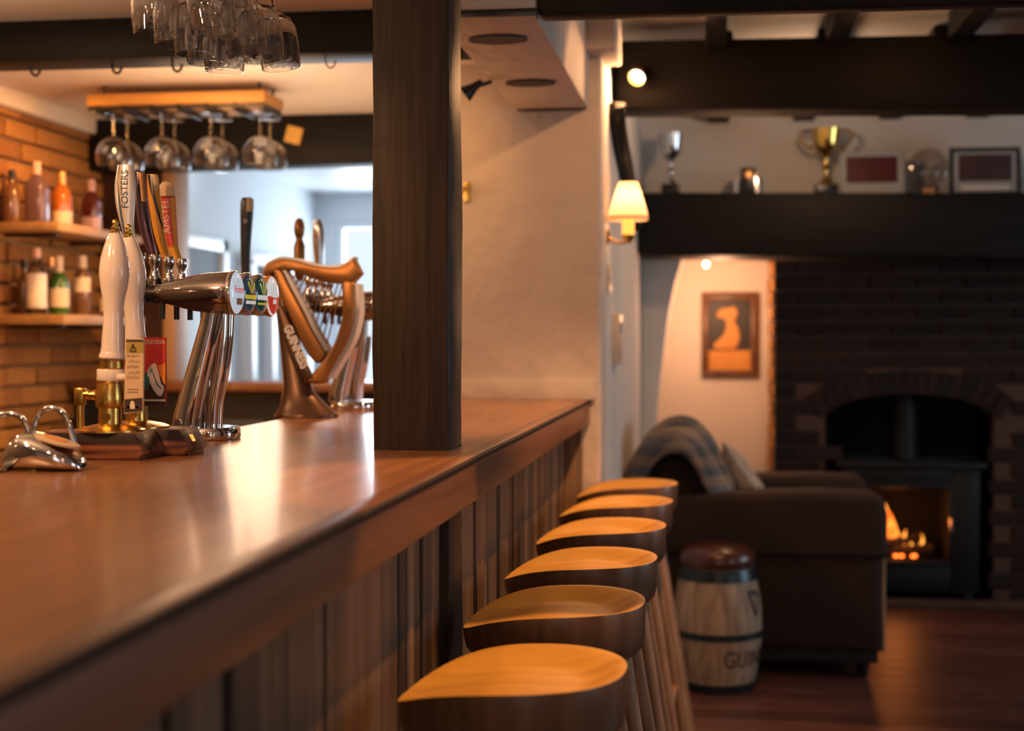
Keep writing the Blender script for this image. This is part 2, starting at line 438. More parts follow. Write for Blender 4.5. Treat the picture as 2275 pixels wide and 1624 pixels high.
def thing(name, label, cat, loc=(0, 0, 0), group=None):
    o = bpy.data.objects.new(name, None); COL.objects.link(o); o.location = loc
    o.empty_display_size = .05
    ROOT[o.name] = Vector(loc)
    return tag(o, label, cat, group)

def dup(root, loc, label, rotz=None, group=None):
    r = root.copy(); COL.objects.link(r); r.location = loc
    if rotz is not None: r.rotation_euler = (0, 0, rotz)
    r['label'] = label
    if group: r['group'] = group
    for ch in list(root.children):
        c = ch.copy(); COL.objects.link(c); c.parent = r
        for g in list(ch.children):
            d = g.copy(); COL.objects.link(d); d.parent = c
    return r

def struct(name, b, mat, label, smooth=True):
    o = b.obj(name, mat, smooth=smooth); return tag(o, label, kind='structure')

def bricks(b, u0, u1, z0, z1, place, L=.215, H=.065, J=.011, depth=.05, hole=None, jit=.004, bev=.004, seed=1):
    """courses of single bricks; place(u0,u1,z0,z1,front_offset) -> box bounds"""
    rnd = random.Random(seed); row = 0; z = z0
    while z < z1 - .01:
        zt = min(z + H, z1)
        u = u0 - (L + J) * (.5 if row % 2 else 0)
        while u < u1:
            a, c = max(u, u0), min(u + L, u1)
            if c - a > .025 and not (hole and hole((a + c) / 2, (z + zt) / 2, a, c, z, zt)):
                b.box(*place(a, c, z, zt, rnd.uniform(-jit, jit)), bev=bev, seg=1)
            u += L + J
        z += H + J; row += 1
    return b

# ------------------------------------------------------------------ room shell
struct('floor', (lambda b: [b.box(-2.6, 3.4, -2.6 + i * .14, -2.6 + i * .14 + .138, -.05, 0, .002, 1) for i in range(76)] and b)(B()), 'floor',
       'dark red-brown floorboards of the bar room', smooth=False)
struct('wall_bar_end', B().box(-.98, -.37, 4.52, 4.72, 0, 2.39, .012, 3), 'plaster', 'cream plastered wall across the far end of the bar counter')
struct('trim_1', B().box(-.98, -.385, 4.498, 4.522, 1.088, 1.153, .004), 'plaster', 'plaster upstand where the counter top meets the end wall')
struct('trim_3', B().box(-.425, -.318, 4.42, 4.72, 2.18, 2.392, .008), 'plaster', 'pale plaster corbel at the top of the wall corner under the ceiling')
struct('wall_side', B().box(-.57, -.37, 4.70, 7.7, 0, 2.39, .004, 1), 'plaster_light', 'plaster side wall running back from the bar end to the fireplace')
# wall above mantel and the curved cheek of the inglenook
struct('wall_fireplace', B().box(-.37, 3.4, 6.95, 7.75, 1.79, 2.39), 'plaster_light', 'plaster wall above the black mantel beam')
cheek = [(-.37, 0.)] + [(x, z) for x, z in ((-.335, 0.), (-.325, .35), (-.305, .74), (-.285, 1.0), (-.262, 1.2), (-.235, 1.4), (-.205, 1.55), (-.165, 1.69), (-.14, 1.80))] + [(-.37, 1.80)]
struct('wall_inglenook_cheek', B().prism(cheek, 6.9, 7.02, 'XZ', .012, 3), 'plaster_light', 'curved plaster cheek at the left of the inglenook opening')
struct('wall_inglenook_back', B().box(-.38, .5, 7.66, 7.75, 0, 1.80), 'plaster_smooth', 'lamp-lit plaster wall at the back of the inglenook recess')
# sooty brick chimney breast with arched opening
AC, AW, AS, AR = .92, .40, .86, .15       # centre, half width, springing, rise
def arch_z(x):
    t = (x - AC) / AW
    return AS + AR * math.sqrt(max(0, 1 - t * t * .92)) if abs(t) <= 1 else -1
def hole(u, z, a, c, z0, z1):
    lim = arch_z(max(min(u, AC + AW), AC - AW)) + .13 * (1 if AC - AW - .05 < u < AC + AW + .05 else 0)
    inside = (AC - AW < u < AC + AW and z < lim)
    ring = AC - AW - .11 < u < AC + AW + .11 and AS - .02 < z < arch_z(max(min(u, AC + AW), AC - AW)) + .12
    return inside or ring
bb = B()
bricks(bb, .275, 3.4, .0, 1.78, lambda a, c, z, t, j: (a, c, 7.10 + j, 7.16, z, t), hole=hole, seed=3)
for i in range(17):                                    # voussoirs of the arch
    t = -1 + 2 * i / 16; x = AC + t * (AW + .03)
    ang = t * .62
    zc = AS + AR * math.sqrt(max(0, 1 - min(1, abs(t)) ** 2 * .92)) + .055
    bb.box(x - .026, x + .026, 7.092, 7.16, zc - .058, zc + .058, .003, 1, rot=((x, 7.12, zc), Matrix.Rotation(ang, 4, 'Y')))
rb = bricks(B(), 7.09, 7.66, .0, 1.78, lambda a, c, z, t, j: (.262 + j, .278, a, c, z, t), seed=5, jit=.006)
struct('wall_chimney_return', rb, 'brick', 'lamp-lit brick return at the left edge of the chimney breast', smooth=False)  # lighter than the breast: the recess lamp's glow is put in the colour
wb = struct('wall_chimney_breast', bb, 'sootbrick', 'dark sooty brick chimney breast around the stove', smooth=False)
mb = B().box(.279, AC - AW, 7.115, 7.66, 0, 1.78).box(AC + AW, 3.4, 7.115, 7.66, 0, 1.78)
pts = [(AC - AW + 2 * AW * k / 20, arch_z(AC - AW + 2 * AW * k / 20)) for k in range(21)]
mb.prism([(AC - AW, 1.78)] + pts + [(AC + AW, 1.78)], 7.115, 7.4, 'XZ')
mo = mb.obj('mortar', 'sootmortar', wb, smooth=False)
struct('wall_fire_opening', B().box(AC - AW - .02, AC + AW + .02, 7.56, 7.62, 0, 1.1).box(AC - AW - .02, AC - AW, 7.2, 7.6, 0, 1.1).box(AC + AW, AC + AW + .02, 7.2, 7.6, 0, 1.1), 'soot', 'black back of the arched fireplace opening')
# main ceiling, servery ceiling and the boxed downstand above the bar front
struct('ceiling', B().box(-.43, 3.4, -2.6, 7.75, 2.39, 2.45), 'plaster_smooth', 'plaster ceiling of the bar room between black joists')
struct('ceiling_servery', B().box(-2.6, -.62, -2.6, 5.62, 2.16, 2.45), 'plaster_smooth', 'low plaster ceiling over the serving side of the bar')
struct('ceiling_edge', B().box(-.64, -.41, -2.6, 3.2, 2.16, 2.45, .006), 'plaster_smooth', 'plastered ceiling edge above the counter front', smooth=False)
so = struct('ceiling_downstand', B().box(-.64, -.41, 3.2, 4.53, 2.012, 2.45, .005), 'plaster', 'boxed plaster downstand running above the counter front to the end wall')
B().box(-.645, -.405, 3.185, 3.2, 2.012, 2.028, .001).obj('edge_strip', 'black', so)
for k, (y, x) in enumerate(((3.42, -.53), (4.02, -.53))):
    B().loft([(x, y, 2.006, .072, .05), (x, y, 2.014, .072, .05)], 32).obj('recessed_downlight', 'stain', so)
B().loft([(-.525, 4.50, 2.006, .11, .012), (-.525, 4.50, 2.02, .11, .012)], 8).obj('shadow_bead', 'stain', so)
struct('wall_servery', B().box(-2.62, -2.53, -2.6, 5.6, 0, 2.2), 'mortar', 'mortar backing of the brick wall behind the bar')
bw = B()
bricks(bw, 2.6, 5.56, .30, 2.10, lambda a, c, z, t, j: (-2.54, -2.5 + j, a, c, z, t), H=.062, J=.012, seed=11, jit=.006)
struct('wall_brick', bw, 'brick', 'orange lamp-lit brick wall behind the bottle shelves', smooth=False)
struct('trim_2', B().box(-2.53, -2.47, 3.4, 5.56, 2.10, 2.165, .01), 'plaster_smooth', 'pale cornice strip along the top of the brick wall')
# wall between servery and back room
ow = struct('wall_opening_jamb', B().box(-2.62, -2.24, 5.54, 5.70, 0, 2.0), 'jamb', 'dark brown wall panel beside the opening to the back room')
B().box(-2.24, -2.19, 5.535, 5.70, .9, 2.0, .003).obj('jamb_edge', 'jambedge', ow)
struct('wall_opening_side', B().box(-1.0, -.50, 5.55, 5.70, 0, 2.45), 'bluewall', 'plaster wall closing the servery beyond the end wall')
struct('wall_lintel', B().box(-2.62, -.9, 5.58, 5.70, 1.98, 2.45), 'plaster', 'plaster above the opening to the back room')
# back room
struct('wall_backroom_left', B().box(-2.55, -2.43, 5.70, 8.6, 0, 2.2), 'bluewall', 'pale blue-grey left wall of the back room')
br = B().box(-2.5, -2.31, 8.45, 8.57, .95, 1.99).box(-1.0, -.5, 8.45, 8.57, .95, 1.99).box(-2.5, -.5, 8.45, 8.57, 0, .95).box(-2.5, -.5, 8.45, 8.57, 1.99, 2.2)
struct('wall_backroom_end', br, 'bluewall', 'far wall of the back room around its bright window')
struct('wall_backroom_right', B().box(-.62, -.5, 5.70, 8.6, 0, 2.2), 'bluewall', 'right wall of the back room')
struct('ceiling_backroom', B().box(-2.6, -.5, 5.70, 8.6, 2.16, 2.25), 'whitepaint', 'white ceiling of the back room')
struct('floor_backroom', B().box(-2.6, -.5, 5.6, 8.6, -.05, 0), 'floor', 'floor of the back room', smooth=False)
w1 = bpy.data.objects.new('window_1', None); COL.objects.link(w1); w1.location = (-1.65, 8.47, .95); ROOT[w1.name] = Vector(w1.location)
tag(w1, 'bright white-framed window in the far wall of the back room', kind='structure')
fb = B()
for a in (-2.31, -1.9, -1.45, -1.03): fb.box(a, a + .045, 8.46, 8.51, .95, 1.99, .004)
for z in (.95, 1.46, 1.945): fb.box(-2.31, -.99, 8.465, 8.505, z, z + .045, .004)
fb.obj('window_frame', 'whitepaint', w1)
B().box(-2.31, -1.0, 8.485, 8.488, .97, 1.97).obj('pane', 'pane', w1)
B().box(-2.42, -.9, 8.36, 8.47, .92, .955, .006).obj('window_sill', 'whitepaint', w1)
d1 = struct('door_1', B().box(-2.432, -2.412, 5.95, 6.66, .05, 1.70, .004), 'greydoor', 'blue-grey glazed door in the left wall of the back room')
df = B().box(-2.43, -2.385, 6.66, 6.74, .02, 1.76, .004).box(-2.43, -2.385, 5.75, 6.74, 1.70, 1.76, .004).box(-2.43, -2.385, 5.80, 5.88, .02, 1.70, .004)
df.obj('door_frame', 'whitepaint', d1)
B().box(-2.415, -2.405, 5.90, 6.62, 1.52, 1.70).obj('blind', 'greyblind', d1)
# side window of the back room: three narrow lights
w2 = bpy.data.objects.new('window_2', None); COL.objects.link(w2); w2.location = (-2.43, 7.4, 1.0); ROOT[w2.name] = Vector(w2.location)
tag(w2, 'narrow white-framed side panes in the left wall of the back room', kind='structure')
f2 = B(); p2 = B()
for y in (7.02, 7.36, 7.70, 8.04): f2.box(-2.432, -2.36, y, y + .06, .95, 1.68, .004)
f2.box(-2.432, -2.36, 7.02, 8.10, 1.66, 1.72, .004).box(-2.432, -2.36, 7.02, 8.10, .95, 1.0, .004)
f2.obj('window_frame', 'whitepaint', w2)
p2.box(-2.43, -2.418, 7.05, 8.07, .98, 1.68).obj('pane', 'greydoor', w2)
# walls behind and beside the camera with daylight windows
def winwall(name, label, horizontal, fixed, spans, lo, hi, sill=.85, head=1.95, top=2.45):
    b = B(); u = lo
    for a, c in spans:
        for (p, q, z0, z1) in ((u, a, 0, top), (a, c, 0, sill), (a, c, head, top)):
            b.box(*((p, q, fixed, fixed + .15) if horizontal else (fixed, fixed + .15, p, q)), z0, z1)
        u = c
    b.box(*((u, hi, fixed, fixed + .15) if horizontal else (fixed, fixed + .15, u, hi)), 0, top)
    struct(name, b, 'plaster_smooth', label, smooth=False)
winwall('wall_behind', 'plaster wall behind the viewpoint with two windows', True, -2.75, [(.0, 1.1), (1.7, 2.8)], -2.62, 3.4)
winwall('wall_right', 'plaster wall on the right of the bar room with two windows', False, 3.4, [(1.0, 2.2), (4.5, 5.7)], -2.75, 7.75)
def winframe(n, label, x0, x1, y0, y1):
    w = bpy.data.objects.new(n, None); COL.objects.link(w); w.location = (x0, y0, .85); ROOT[n] = Vector(w.location)
    tag(w, label, kind='structure'); b = B()
    for k in range(4):
        if x1 - x0 > y1 - y0:
            xx = x0 + (x1 - x0 - .05) * k / 3; b.box(xx, xx + .05, y0, y1, .85, 1.95, .004)
        else:
            yy = y0 + (y1 - y0 - .05) * k / 3; b.box(x0, x1, yy, yy + .05, .85, 1.95, .004)
    for z in (.85, 1.38, 1.90): b.box(x0, x1, y0, y1, z, z + .05, .004)
    b.obj('window_frame', 'whitepaint', w)
winframe('window_3', 'white-framed window behind the viewpoint on its left', .0, 1.1, -2.70, -2.65)
winframe('window_4', 'white-framed window behind the viewpoint on its right', 1.7, 2.8, -2.70, -2.65)
winframe('window_5', 'white-framed window in the right wall nearest the bar stools', 3.45, 3.50, 1.0, 2.2)
winframe('window_6', 'white-framed window in the right wall nearest the fireplace', 3.45, 3.50, 4.5, 5.7)

# ------------------------------------------------------------------ timbers
def beam(name, label, x0, x1, y0, y1, z0l, z1l, z0r, z1r, mat='darkbeam', bev=.012, cat='beam', group=None):
    b = B().hexa([(x0, y0, z0l), (x1, y0, z0r), (x1, y1, z0r), (x0, y1, z0l), (x0, y0, z1l), (x1, y0, z1r), (x1, y1, z1r), (x0, y1, z1l)], bev)
    return tag(b.obj(name, mat), label, cat, group)
beam('ceiling_beam', 'black beam with hooks over the serving side, in front of the balloon glass rack', -2.53, -.645, 3.70, 3.86, 2.052, 2.16, 2.045, 2.16)
beam('ceiling_beam', 'black lintel beam over the opening to the pale back room', -2.52, -.985, 5.42, 5.585, 1.955, 2.16, 1.972, 2.16)
beam('ceiling_beam', 'black cross beam at the top right edge, nearest the viewer', -.405, 3.39, 3.2, 3.262, 2.011, 2.385, 1.999, 2.385)
beam('ceiling_beam', 'broad black cross beam above the armchair carrying the small spotlight', -.365, 3.39, 5.0, 5.20, 2.085, 2.325, 2.02, 2.285)
for k, x in enumerate((-.01, .395, .80, 1.24)):
    beam('ceiling_joist', ['short black joist between the cross beams, nearest the bar end wall', 'second short black joist right of the bar end wall, between the cross beams',
         'third short black joist right of the bar end wall, between the cross beams', 'short black joist between the cross beams at the right edge'][k], x - .035, x + .035, 3.268, 4.995, 2.285, 2.388, 2.285, 2.388, 'darkbeam_y', .006, 'joist', 'joists between the two cross beams')
for k, x in enumerate((.0, .40, .80, 1.20)):
    beam('ceiling_joist', ['black joist end above the silver trophy cup', 'black joist end above the black plaque', 'black joist end above the left framed photo', 'black joist end above the right framed photo'][k],
         x - .05, x + .05, 5.205, 6.945, 2.315, 2.388, 2.315, 2.388, 'darkbeam_y', .006, 'joist', 'joists running to the fireplace wall')
beam('mantel_beam', 'massive black timber mantel beam carrying the trophies over the fireplace', -.365, 3.39, 6.55, 6.94, 1.66, 1.950, 1.60, 1.890, bev=.02, cat='mantel')
# square post standing on / through the bar top
pt = thing('timber_post', 'square dark brown timber post rising from the bar counter', 'post', (-.534, 2.51, 0))
pbx = B().box(-.602, -.466, 2.442, 2.575, 0, 2.158, .004, 2)
bmesh.ops.subdivide_edges(pbx.bm, edges=[e for e in pbx.bm.edges if abs(e.verts[0].co.z - e.verts[1].co.z) > 1], cuts=60)
rp = random.Random(4)
for v in pbx.bm.verts:
    v.co.x += math.sin(v.co.z * 9 + v.co.y * 20) * .0012 + rp.uniform(-.0006, .0006); v.co.y += math.sin(v.co.z * 13 + 1) * .001
pbx.obj('shaft', 'post', pt)
for x, z, r in ((-.585, 1.633, .016), (-.545, 1.612, .0028), (-.538, 1.594, .0032), (-.575, 1.79, .0025)):
    kn = B().lathe([(r, 0), (r * .8, .0012), (0, .0016)], (x, 2.4415, z), 'Y', 14, sx=1., sy=.62)
    kn.obj('knot' if r > .01 else 'nail_hole', 'stain', pt)

# ------------------------------------------------------------------ bar counter
bc = thing('bar_counter', 'long bar counter with varnished mahogany top and vertical plank front', 'bar counter', (-.75, 2.4, 0))
ct = B().box(-.464, -.412, .25, 4.515, 1.052, 1.09).box(-1.045, -.604, .25, 4.515, 1.052, 1.09)
ct.box(-.604, -.464, .25, 2.438, 1.052, 1.09).box(-.604, -.464, 2.579, 4.515, 1.052, 1.09)
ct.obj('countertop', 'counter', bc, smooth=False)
prof = [(-.43, 1.012), (-.405, 1.012), (-.403, 1.014), (-.403, 1.086), (-.4042, 1.0893), (-.4065, 1.0902), (-.43, 1.0902)]
fa = B()
fa.prism(prof, .25, 2.3985, 'XZ').prism(prof, 2.4005, 4.515, 'XZ')
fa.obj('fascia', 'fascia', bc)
B().tube([(-.4062, .25, 1.0825), (-.4062, 4.515, 1.0825)], .0062, 10).obj('edge_bead', 'edge_dark', bc)
pk = B(); y = .25; rk = random.Random(12)
while y < 4.5:
    w = rk.choice((.045, .06, .075, .09, .11)); e = min(y + w, 4.5)
    if not (2.44 < (y + e) / 2 < 2.58):
        pk.box(-.50, -.485 + rk.uniform(-.005, .006), y + .002, e - .002, .09, 1.014, .0025, 1)
    y = e
pk.obj('front_planks', 'plank', bc, smooth=False)
B().box(-.52, -.496, .25, 2.435, .0, 1.05).box(-.52, -.496, 2.58, 4.515, .0, 1.05).obj('backing_board', 'gap', bc)
B().box(-.497, -.480, .25, 2.435, .0, .09, .003).box(-.497, -.480, 2.58, 4.515, .0, .09, .003).obj('kick_board', 'gap', bc)
B().box(-.50, -.425, 4.45, 4.515, .0, 1.012, .004).obj('corner_board', 'plank', bc)
B().box(-1.0, -.52, .3, 2.43, .02, .06).box(-1.0, -.52, 2.59, 4.5, .02, .06).box(-1.0, -.96, .3, 4.5, .06, 1.05).obj('cabinet_back', 'cupboard', bc)

# ------------------------------------------------------------------ bar stools
def make_stool(label):
    s = thing('bar_stool', label, 'stool', (0, 0, 0), 'scooped oak stools along the bar')
    RX, RY, TOP = .155, .156, .8385
    def rimz(c):                       # c = cos(theta): rear (+X) high, front (-X) falls away
        return TOP - .046 * ((1 - c) / 2) ** 4
    def pt(r, th):
        c, sn = math.cos(th), math.sin(th)
        e = 2 / 2.3
        x = RX * math.copysign(abs(c) ** e, c); y = RY * math.copysign(abs(sn) ** e, sn)
        lip = sm(.62, 1.0, r)
        base = TOP - .024 - .019 * sm(-.1, 1., -c * r)      # bottom of the scoop, sinking to the front
        return Vector((x * r, y * r, base + (rimz(c) - base) * lip))
    n = 64; t = bmesh.new(); rings = []
    for r in (.10, .22, .34, .46, .56, .64, .70, .76, .82, .88, .93, .97, 1.0):
        rings.append([t.verts.new(pt(r, 2 * PI * k / n)) for k in range(n)])
    c0 = t.verts.new(pt(0.001, PI / 2))
    for k in range(n): t.faces.new((c0, rings[0][k], rings[0][(k + 1) % n]))
    for a, b2 in zip(rings, rings[1:]):
        for k in range(n): t.faces.new((a[k], b2[k], b2[(k + 1) % n], a[(k + 1) % n]))
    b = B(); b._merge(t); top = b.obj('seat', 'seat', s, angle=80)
    t = bmesh.new(); rr = []
    for sc, zf in ((1.0, 'top'), (1.004, 'r1'), (1.0, .781), (.975, .764), (.92, .755), (.6, .753), (.05, .753)):
        ring = []
        for k in range(n):
            th = 2 * PI * k / n; p = pt(1., th)
            z = p.z if zf == 'top' else (p.z - .003 if zf == 'r1' else zf)
            ring.append(t.verts.new((p.x * sc, p.y * sc, z)))
        rr.append(ring)
    for a, b2 in zip(rr, rr[1:]):
        for k in range(n): t.faces.new((a[k], a[(k + 1) % n], b2[(k + 1) % n], b2[k]))
    t.faces.new(rr[-1])
    bmesh.ops.recalc_face_normals(t, faces=t.faces)
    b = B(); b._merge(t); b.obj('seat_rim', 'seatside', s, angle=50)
    def at(sx, sy, z):
        a = Vector((sx * .078, sy * .080, .757)); f = Vector((sx * (.205 if sx > 0 else .110), sy * (.150 if sx > 0 else .125), .0))
        return a.lerp(f, (.757 - z) / .757)
    for sx, sy in ((1, -1), (1, 1), (-1, -1), (-1, 1)):
        P = [at(sx, sy, .757 * (1 - k / 8)) for k in range(9)]
        B().tube(P, [.0185 - .005 * k / 8 for k in range(9)], 14).obj('leg', 'leg', s)
    for (p, q, z) in (((1, -1), (1, 1), .30), ((-1, -1), (-1, 1), .30), ((1, -1), (-1, -1), .24), ((1, 1), (-1, 1), .24)):
        B().tube([at(*p, z), at(*q, z)], .0105, 10).obj('stretcher', 'leg', s)
    return s
names = ['scooped oak bar stool nearest the viewer, cut by the bottom edge',
         'second scooped oak stool from the viewer, its seat half in shadow',
         'third scooped oak stool from the viewer along the bar',
         'fourth scooped oak stool from the viewer along the bar',
         'fifth scooped oak stool from the viewer, second from the armchair end',
         'farthest scooped oak stool, nearest the tartan-draped armchair']
st0 = None
for k, (y, rz) in enumerate(((1.922, -.06), (2.421, .03), (2.900, -.03), (3.401, .02), (3.909, -.02), (4.385, .03))):
    loc = (-.277, y, 0)
    if st0 is None:
        st0 = make_stool(names[0]); st0.location = loc; st0.rotation_euler = (0, 0, rz)
    else: dup(st0, loc, names[k], rz)

# ------------------------------------------------------------------ hand pumps
def pump(label, dx, dy, yc, lean, second):
    e = thing('beer_engine', label, 'beer pump', (-1.0 + dx, yc, 1.09), 'hand pumps on the bar')
    y0, y1 = yc - .045, yc + .045
    xr = -.932 + dx
    B().prism([(-1.098 + dx, 1.0905), (xr + .012, 1.0905), (xr + .012, 1.097), (xr + .017, 1.099), (xr + .017, 1.104), (xr, 1.134), (-1.098 + dx, 1.134)], y0, y1, 'XZ', .002).obj('plinth', 'rosewood', e)
    bx = -.990 if not second else -.985
    P = lambda x, z: (bx + (x - bx), yc, z)
    B().lathe([(.056, 1.134), (.056, 1.137), (.045, 1.141), (.03, 1.144), (.022, 1.146)], (bx, yc, 0), seg=36).obj('flange', 'brass', e)
    s = B().lathe([(.019, 1.143), (.0185, 1.172), (.0225, 1.174), (.0240, 1.180), (.0240, 1.190), (.0222, 1.205), (.0210, 1.213), (.0228, 1.215), (.0228, 1.218)], (bx, yc, 0), seg=36)
    s.lathe([(.0075, -.021), (.0075, -.0185), (0, -.0175)], (bx + .002, yc - .0, 1.158), 'Y', 12)
    s.obj('pivot', 'brass', e)
    if not second:
        q = B().tube([(bx - .02, yc, 1.192), (bx - .045, yc, 1.194)], .0065, 12).lathe([(.0085, 0), (.0085, .006)], (bx - .030, yc, 1.193), 'X', 14).lathe([(.0085, 0), (.0085, .005)], (bx - .040, yc, 1.1935), 'X', 14)
        q.box(bx - .060, bx - .044, yc - .008, yc + .008, 1.176, 1.205, .002).tube([(bx - .052, yc, 1.176), (bx - .052, yc, 1.134)], .0062, 12)
        q.obj('elbow_pipe', 'brass', e)
    tilt = Matrix.Rotation(lean, 4, 'Y')
    c = Vector((bx + .003, yc, 1.214)); R = Matrix.Translation(c) @ tilt
    def L(prof, name, mat, seg=40, par=None):
        b = B().lathe(prof, (0, 0, 0), seg=seg); bmesh.ops.transform(b.bm, matrix=R, verts=b.bm.verts)
        return b.obj(name, mat, par or e)
    L([(.0235, .003), (.0245, .0045), (.0245, .0205), (.0235, .022)], 'collar', 'porcelain')
    L([(.0195, .0215), (.0205, .026), (.0190, .034), (.0200, .038)], 'ferrule', 'brass')
    hz = .038
    hp = [(.0185, 0), (.0215, .003), (.0215, .008), (.0192, .0135), (.0188, .0165), (.0190, .018), (.0182, .022), (.0178, .035), (.0168, .055), (.0158, .075), (.0160, .095), (.0185, .118), (.0222, .140), (.0243, .158), (.0243, .172), (.0226, .190), (.0190, .208), (.0148, .223), (.0102, .236), (.0085, .2385), (.0, .2385)]
    h = L([(r, z * .868 + hz) for r, z in hp], 'handle', 'porcelain', 48)
    z1 = hz + .207
    L([(.0085, z1), (.0088, z1 + .003), (.006, z1 + .0055), (.0068, z1 + .0075), (.0068, z1 + .010), (.0045, z1 + .012), (.0042, z1 + .014), (.0052, z1 + .0165), (.0048, z1 + .020), (.0026, z1 + .0225), (0, z1 + .0235)], 'finial', 'brass', 24, h)
    return e
e1 = pump('nearer hand pump, white handle over cream clip on a striped rosewood base', 0, 0, 2.22, .03, False)
e2 = pump('farther hand pump, white handle leaning back behind the red clip', .039, 0, 2.315, -.06, True)
B().box(-.8855, -.8820, 2.300, 2.316, 1.110, 1.124, .0006, 1, rot=((-.884, 2.308, 1.117), Matrix.Rotation(-.5, 4, 'Y'))).obj('name_plate', 'brass', e2)
# pump clips
def flat(b, x0, x1, z0, z1, y, th=.0006):
    return b.box(x0, x1, y - th, y, z0, z1)
c1 = B().prism([(-.952, 1.164), (-.919, 1.168), (-.917, 1.286), (-.948, 1.286)], 2.186, 2.191, 'XZ', .0008, 1).obj('pump_clip', 'clipcream', e1)
B().prism([(-.9465, 1.2635), (-.9185, 1.2635), (-.918, 1.2805), (-.9462, 1.2805)], 2.1854, 2.1862, 'XZ').obj('olive_band', 'clipolive', c1)
B().prism([(-.947, 1.281), (-.9178, 1.281), (-.9176, 1.2845), (-.947, 1.2845)], 2.1853, 2.1862, 'XZ').obj('top_line', 'ink', c1)
k = B().prism([(-.9508, 1.1665), (-.9205, 1.1695), (-.9200, 1.1905), (-.9500, 1.1880)], 2.1853, 2.1862, 'XZ')
k.obj('dark_band', 'ink', c1)
kk = B()
flat(kk, -.9365, -.9335, 1.270, 1.278, 2.1852); flat(kk, -.940, -.930, 1.2645, 1.2665, 2.1852)
kk.prism([(-.9405, 1.2665), (-.938, 1.274), (-.9375, 1.268)], 2.1845, 2.1852, 'XZ').prism([(-.9295, 1.2665), (-.932, 1.274), (-.9325, 1.268)], 2.1845, 2.1852, 'XZ')
kk.obj('crest', 'ink', c1)
sc = B(); rs = random.Random(3)
for row, zz in enumerate((1.256, 1.247, 1.238, 1.229, 1.221)):
    x = -.945 + .002 * (row % 2)
    while x < -.925:
        w = rs.uniform(.0012, .003); hgt = rs.uniform(.003, .0065)
        sc.tube([(x, 2.1857, zz), (x + w * .4, 2.1857, zz + hgt), (x + w, 2.1857, zz + .001)], .00035, 5); x += w + .0012
for zz in (1.2035, 1.199): flat(sc, -.945, -.926, zz, zz + .0012, 2.1857, .0003)
sc.obj('script_lines', 'inkbrown', c1)
lz = B().loft([(-.9365, 2.1850, 1.1725, .0042, .0008), (-.9365, 2.1850, 1.179, .0042, .0008), (-.9365, 2.1850, 1.1855, .0022, .0006)], 12)
flat(lz, -.946, -.927, 1.1735, 1.177, 2.1856, .0003)
lz.obj('white_lettering_block', 'label_cream', c1)
B().tube([(-.975, 2.212, 1.222), (-.945, 2.193, 1.224)], .007, 10).obj('clip_arm', 'porcelain', e1)
c2 = B().box(-.9645, -.9245, 2.296, 2.301, 1.172, 1.2885, .0008, 1).obj('pump_clip', 'cliptop', e2)
B().box(-.9640, -.9250, 2.2952, 2.2962, 1.1725, 1.222).obj('black_panel', 'ink', c2)
B().text('CALIFORNIA', .0074, lambda x, y, z: Vector((-.9445 + x * .92, 2.2955 - z, 1.280 + y * 1.5)), .0004).obj('lettering', 'label_cream', c2)
wv = lambda pts, m, nme, off: B().prism([p for p in pts], 2.2952 - off, 2.2962, 'XZ').obj(nme, m, c2)
wv([(-.9640, 1.1990), (-.9640, 1.2260), (-.9575, 1.2300), (-.9530, 1.2225), (-.9530, 1.2100), (-.9560, 1.2000)], 'teal', 'teal_wave', .0004)
wv([(-.9575, 1.2300), (-.9520, 1.2390), (-.9455, 1.2440), (-.9420, 1.2440), (-.9370, 1.2290), (-.9330, 1.2110), (-.9275, 1.2040), (-.9285, 1.1960), (-.9330, 1.1885), (-.9390, 1.1905), (-.9470, 1.2010), (-.9525, 1.2120), (-.9535, 1.2230)], 'label_white', 'white_wave', .0006)
wv([(-.9550, 1.2320), (-.9505, 1.2390), (-.9470, 1.2360), (-.9475, 1.2290), (-.9515, 1.2260)], 'mint', 'mint_patch', .0009)
wv([(-.9380, 1.2400), (-.9250, 1.2440), (-.9250, 1.2080), (-.9290, 1.2120), (-.9340, 1.2260)], 'orange', 'orange_patch', .0004)
wv([(-.9495, 1.2340), (-.9485, 1.2340), (-.9380, 1.2080), (-.9310, 1.2020), (-.9320, 1.2010), (-.9395, 1.2070)], 'ink', 'dark_line', .0009)
B().box(-.9630, -.9255, 2.2945, 2.2955, 1.1800, 1.1832).obj('caption_strip', 'label_white', c2)
B().tube([(-.978, 2.308, 1.222), (-.950, 2.300, 1.224)], .007, 10).obj('clip_arm', 'porcelain', e2)

# ------------------------------------------------------------------ low chrome dispenser
cd = thing('chrome_dispenser', 'low chrome dispenser with a tilted oval badge and two loop handles', 'dispenser', (-1.0, 2.0, 1.09))
cs = []
for x, h, w, zc in ((-1.050, .016, .026, 1.1065), (-1.036, .026, .036, 1.1170), (-1.020, .0285, .040, 1.1195), (-1.0, .0265, .041, 1.1175), (-.975, .0215, .040, 1.1125), (-.950, .0140, .034, 1.1050), (-.938, .0080, .022, 1.0990), (-.934, .003, .012, 1.094)):
    cs.append((2.0, zc, x, w, h))
B().loft(cs, 36, axis='X', power=2.6).obj('body', 'chrome', cd)
bd = B().lathe([(.0, 0), (.036, 0), (.036, .003), (.033, .0042), (0, .0046)], (0, 0, 0), seg=36, sx=1.0, sy=.70)
bmesh.ops.transform(bd.bm, matrix=Matrix.Translation((-.974, 1.995, 1.1325)) @ Matrix.Rotation(.27, 4, 'Y'), verts=bd.bm.verts)
bg = bd.obj('badge', 'clipcream', cd)
bd = B().lathe([(.0, 0), (.018, 0), (.018, .001), (0, .001)], (0, 0, 0), seg=24, sx=1.0, sy=.55)
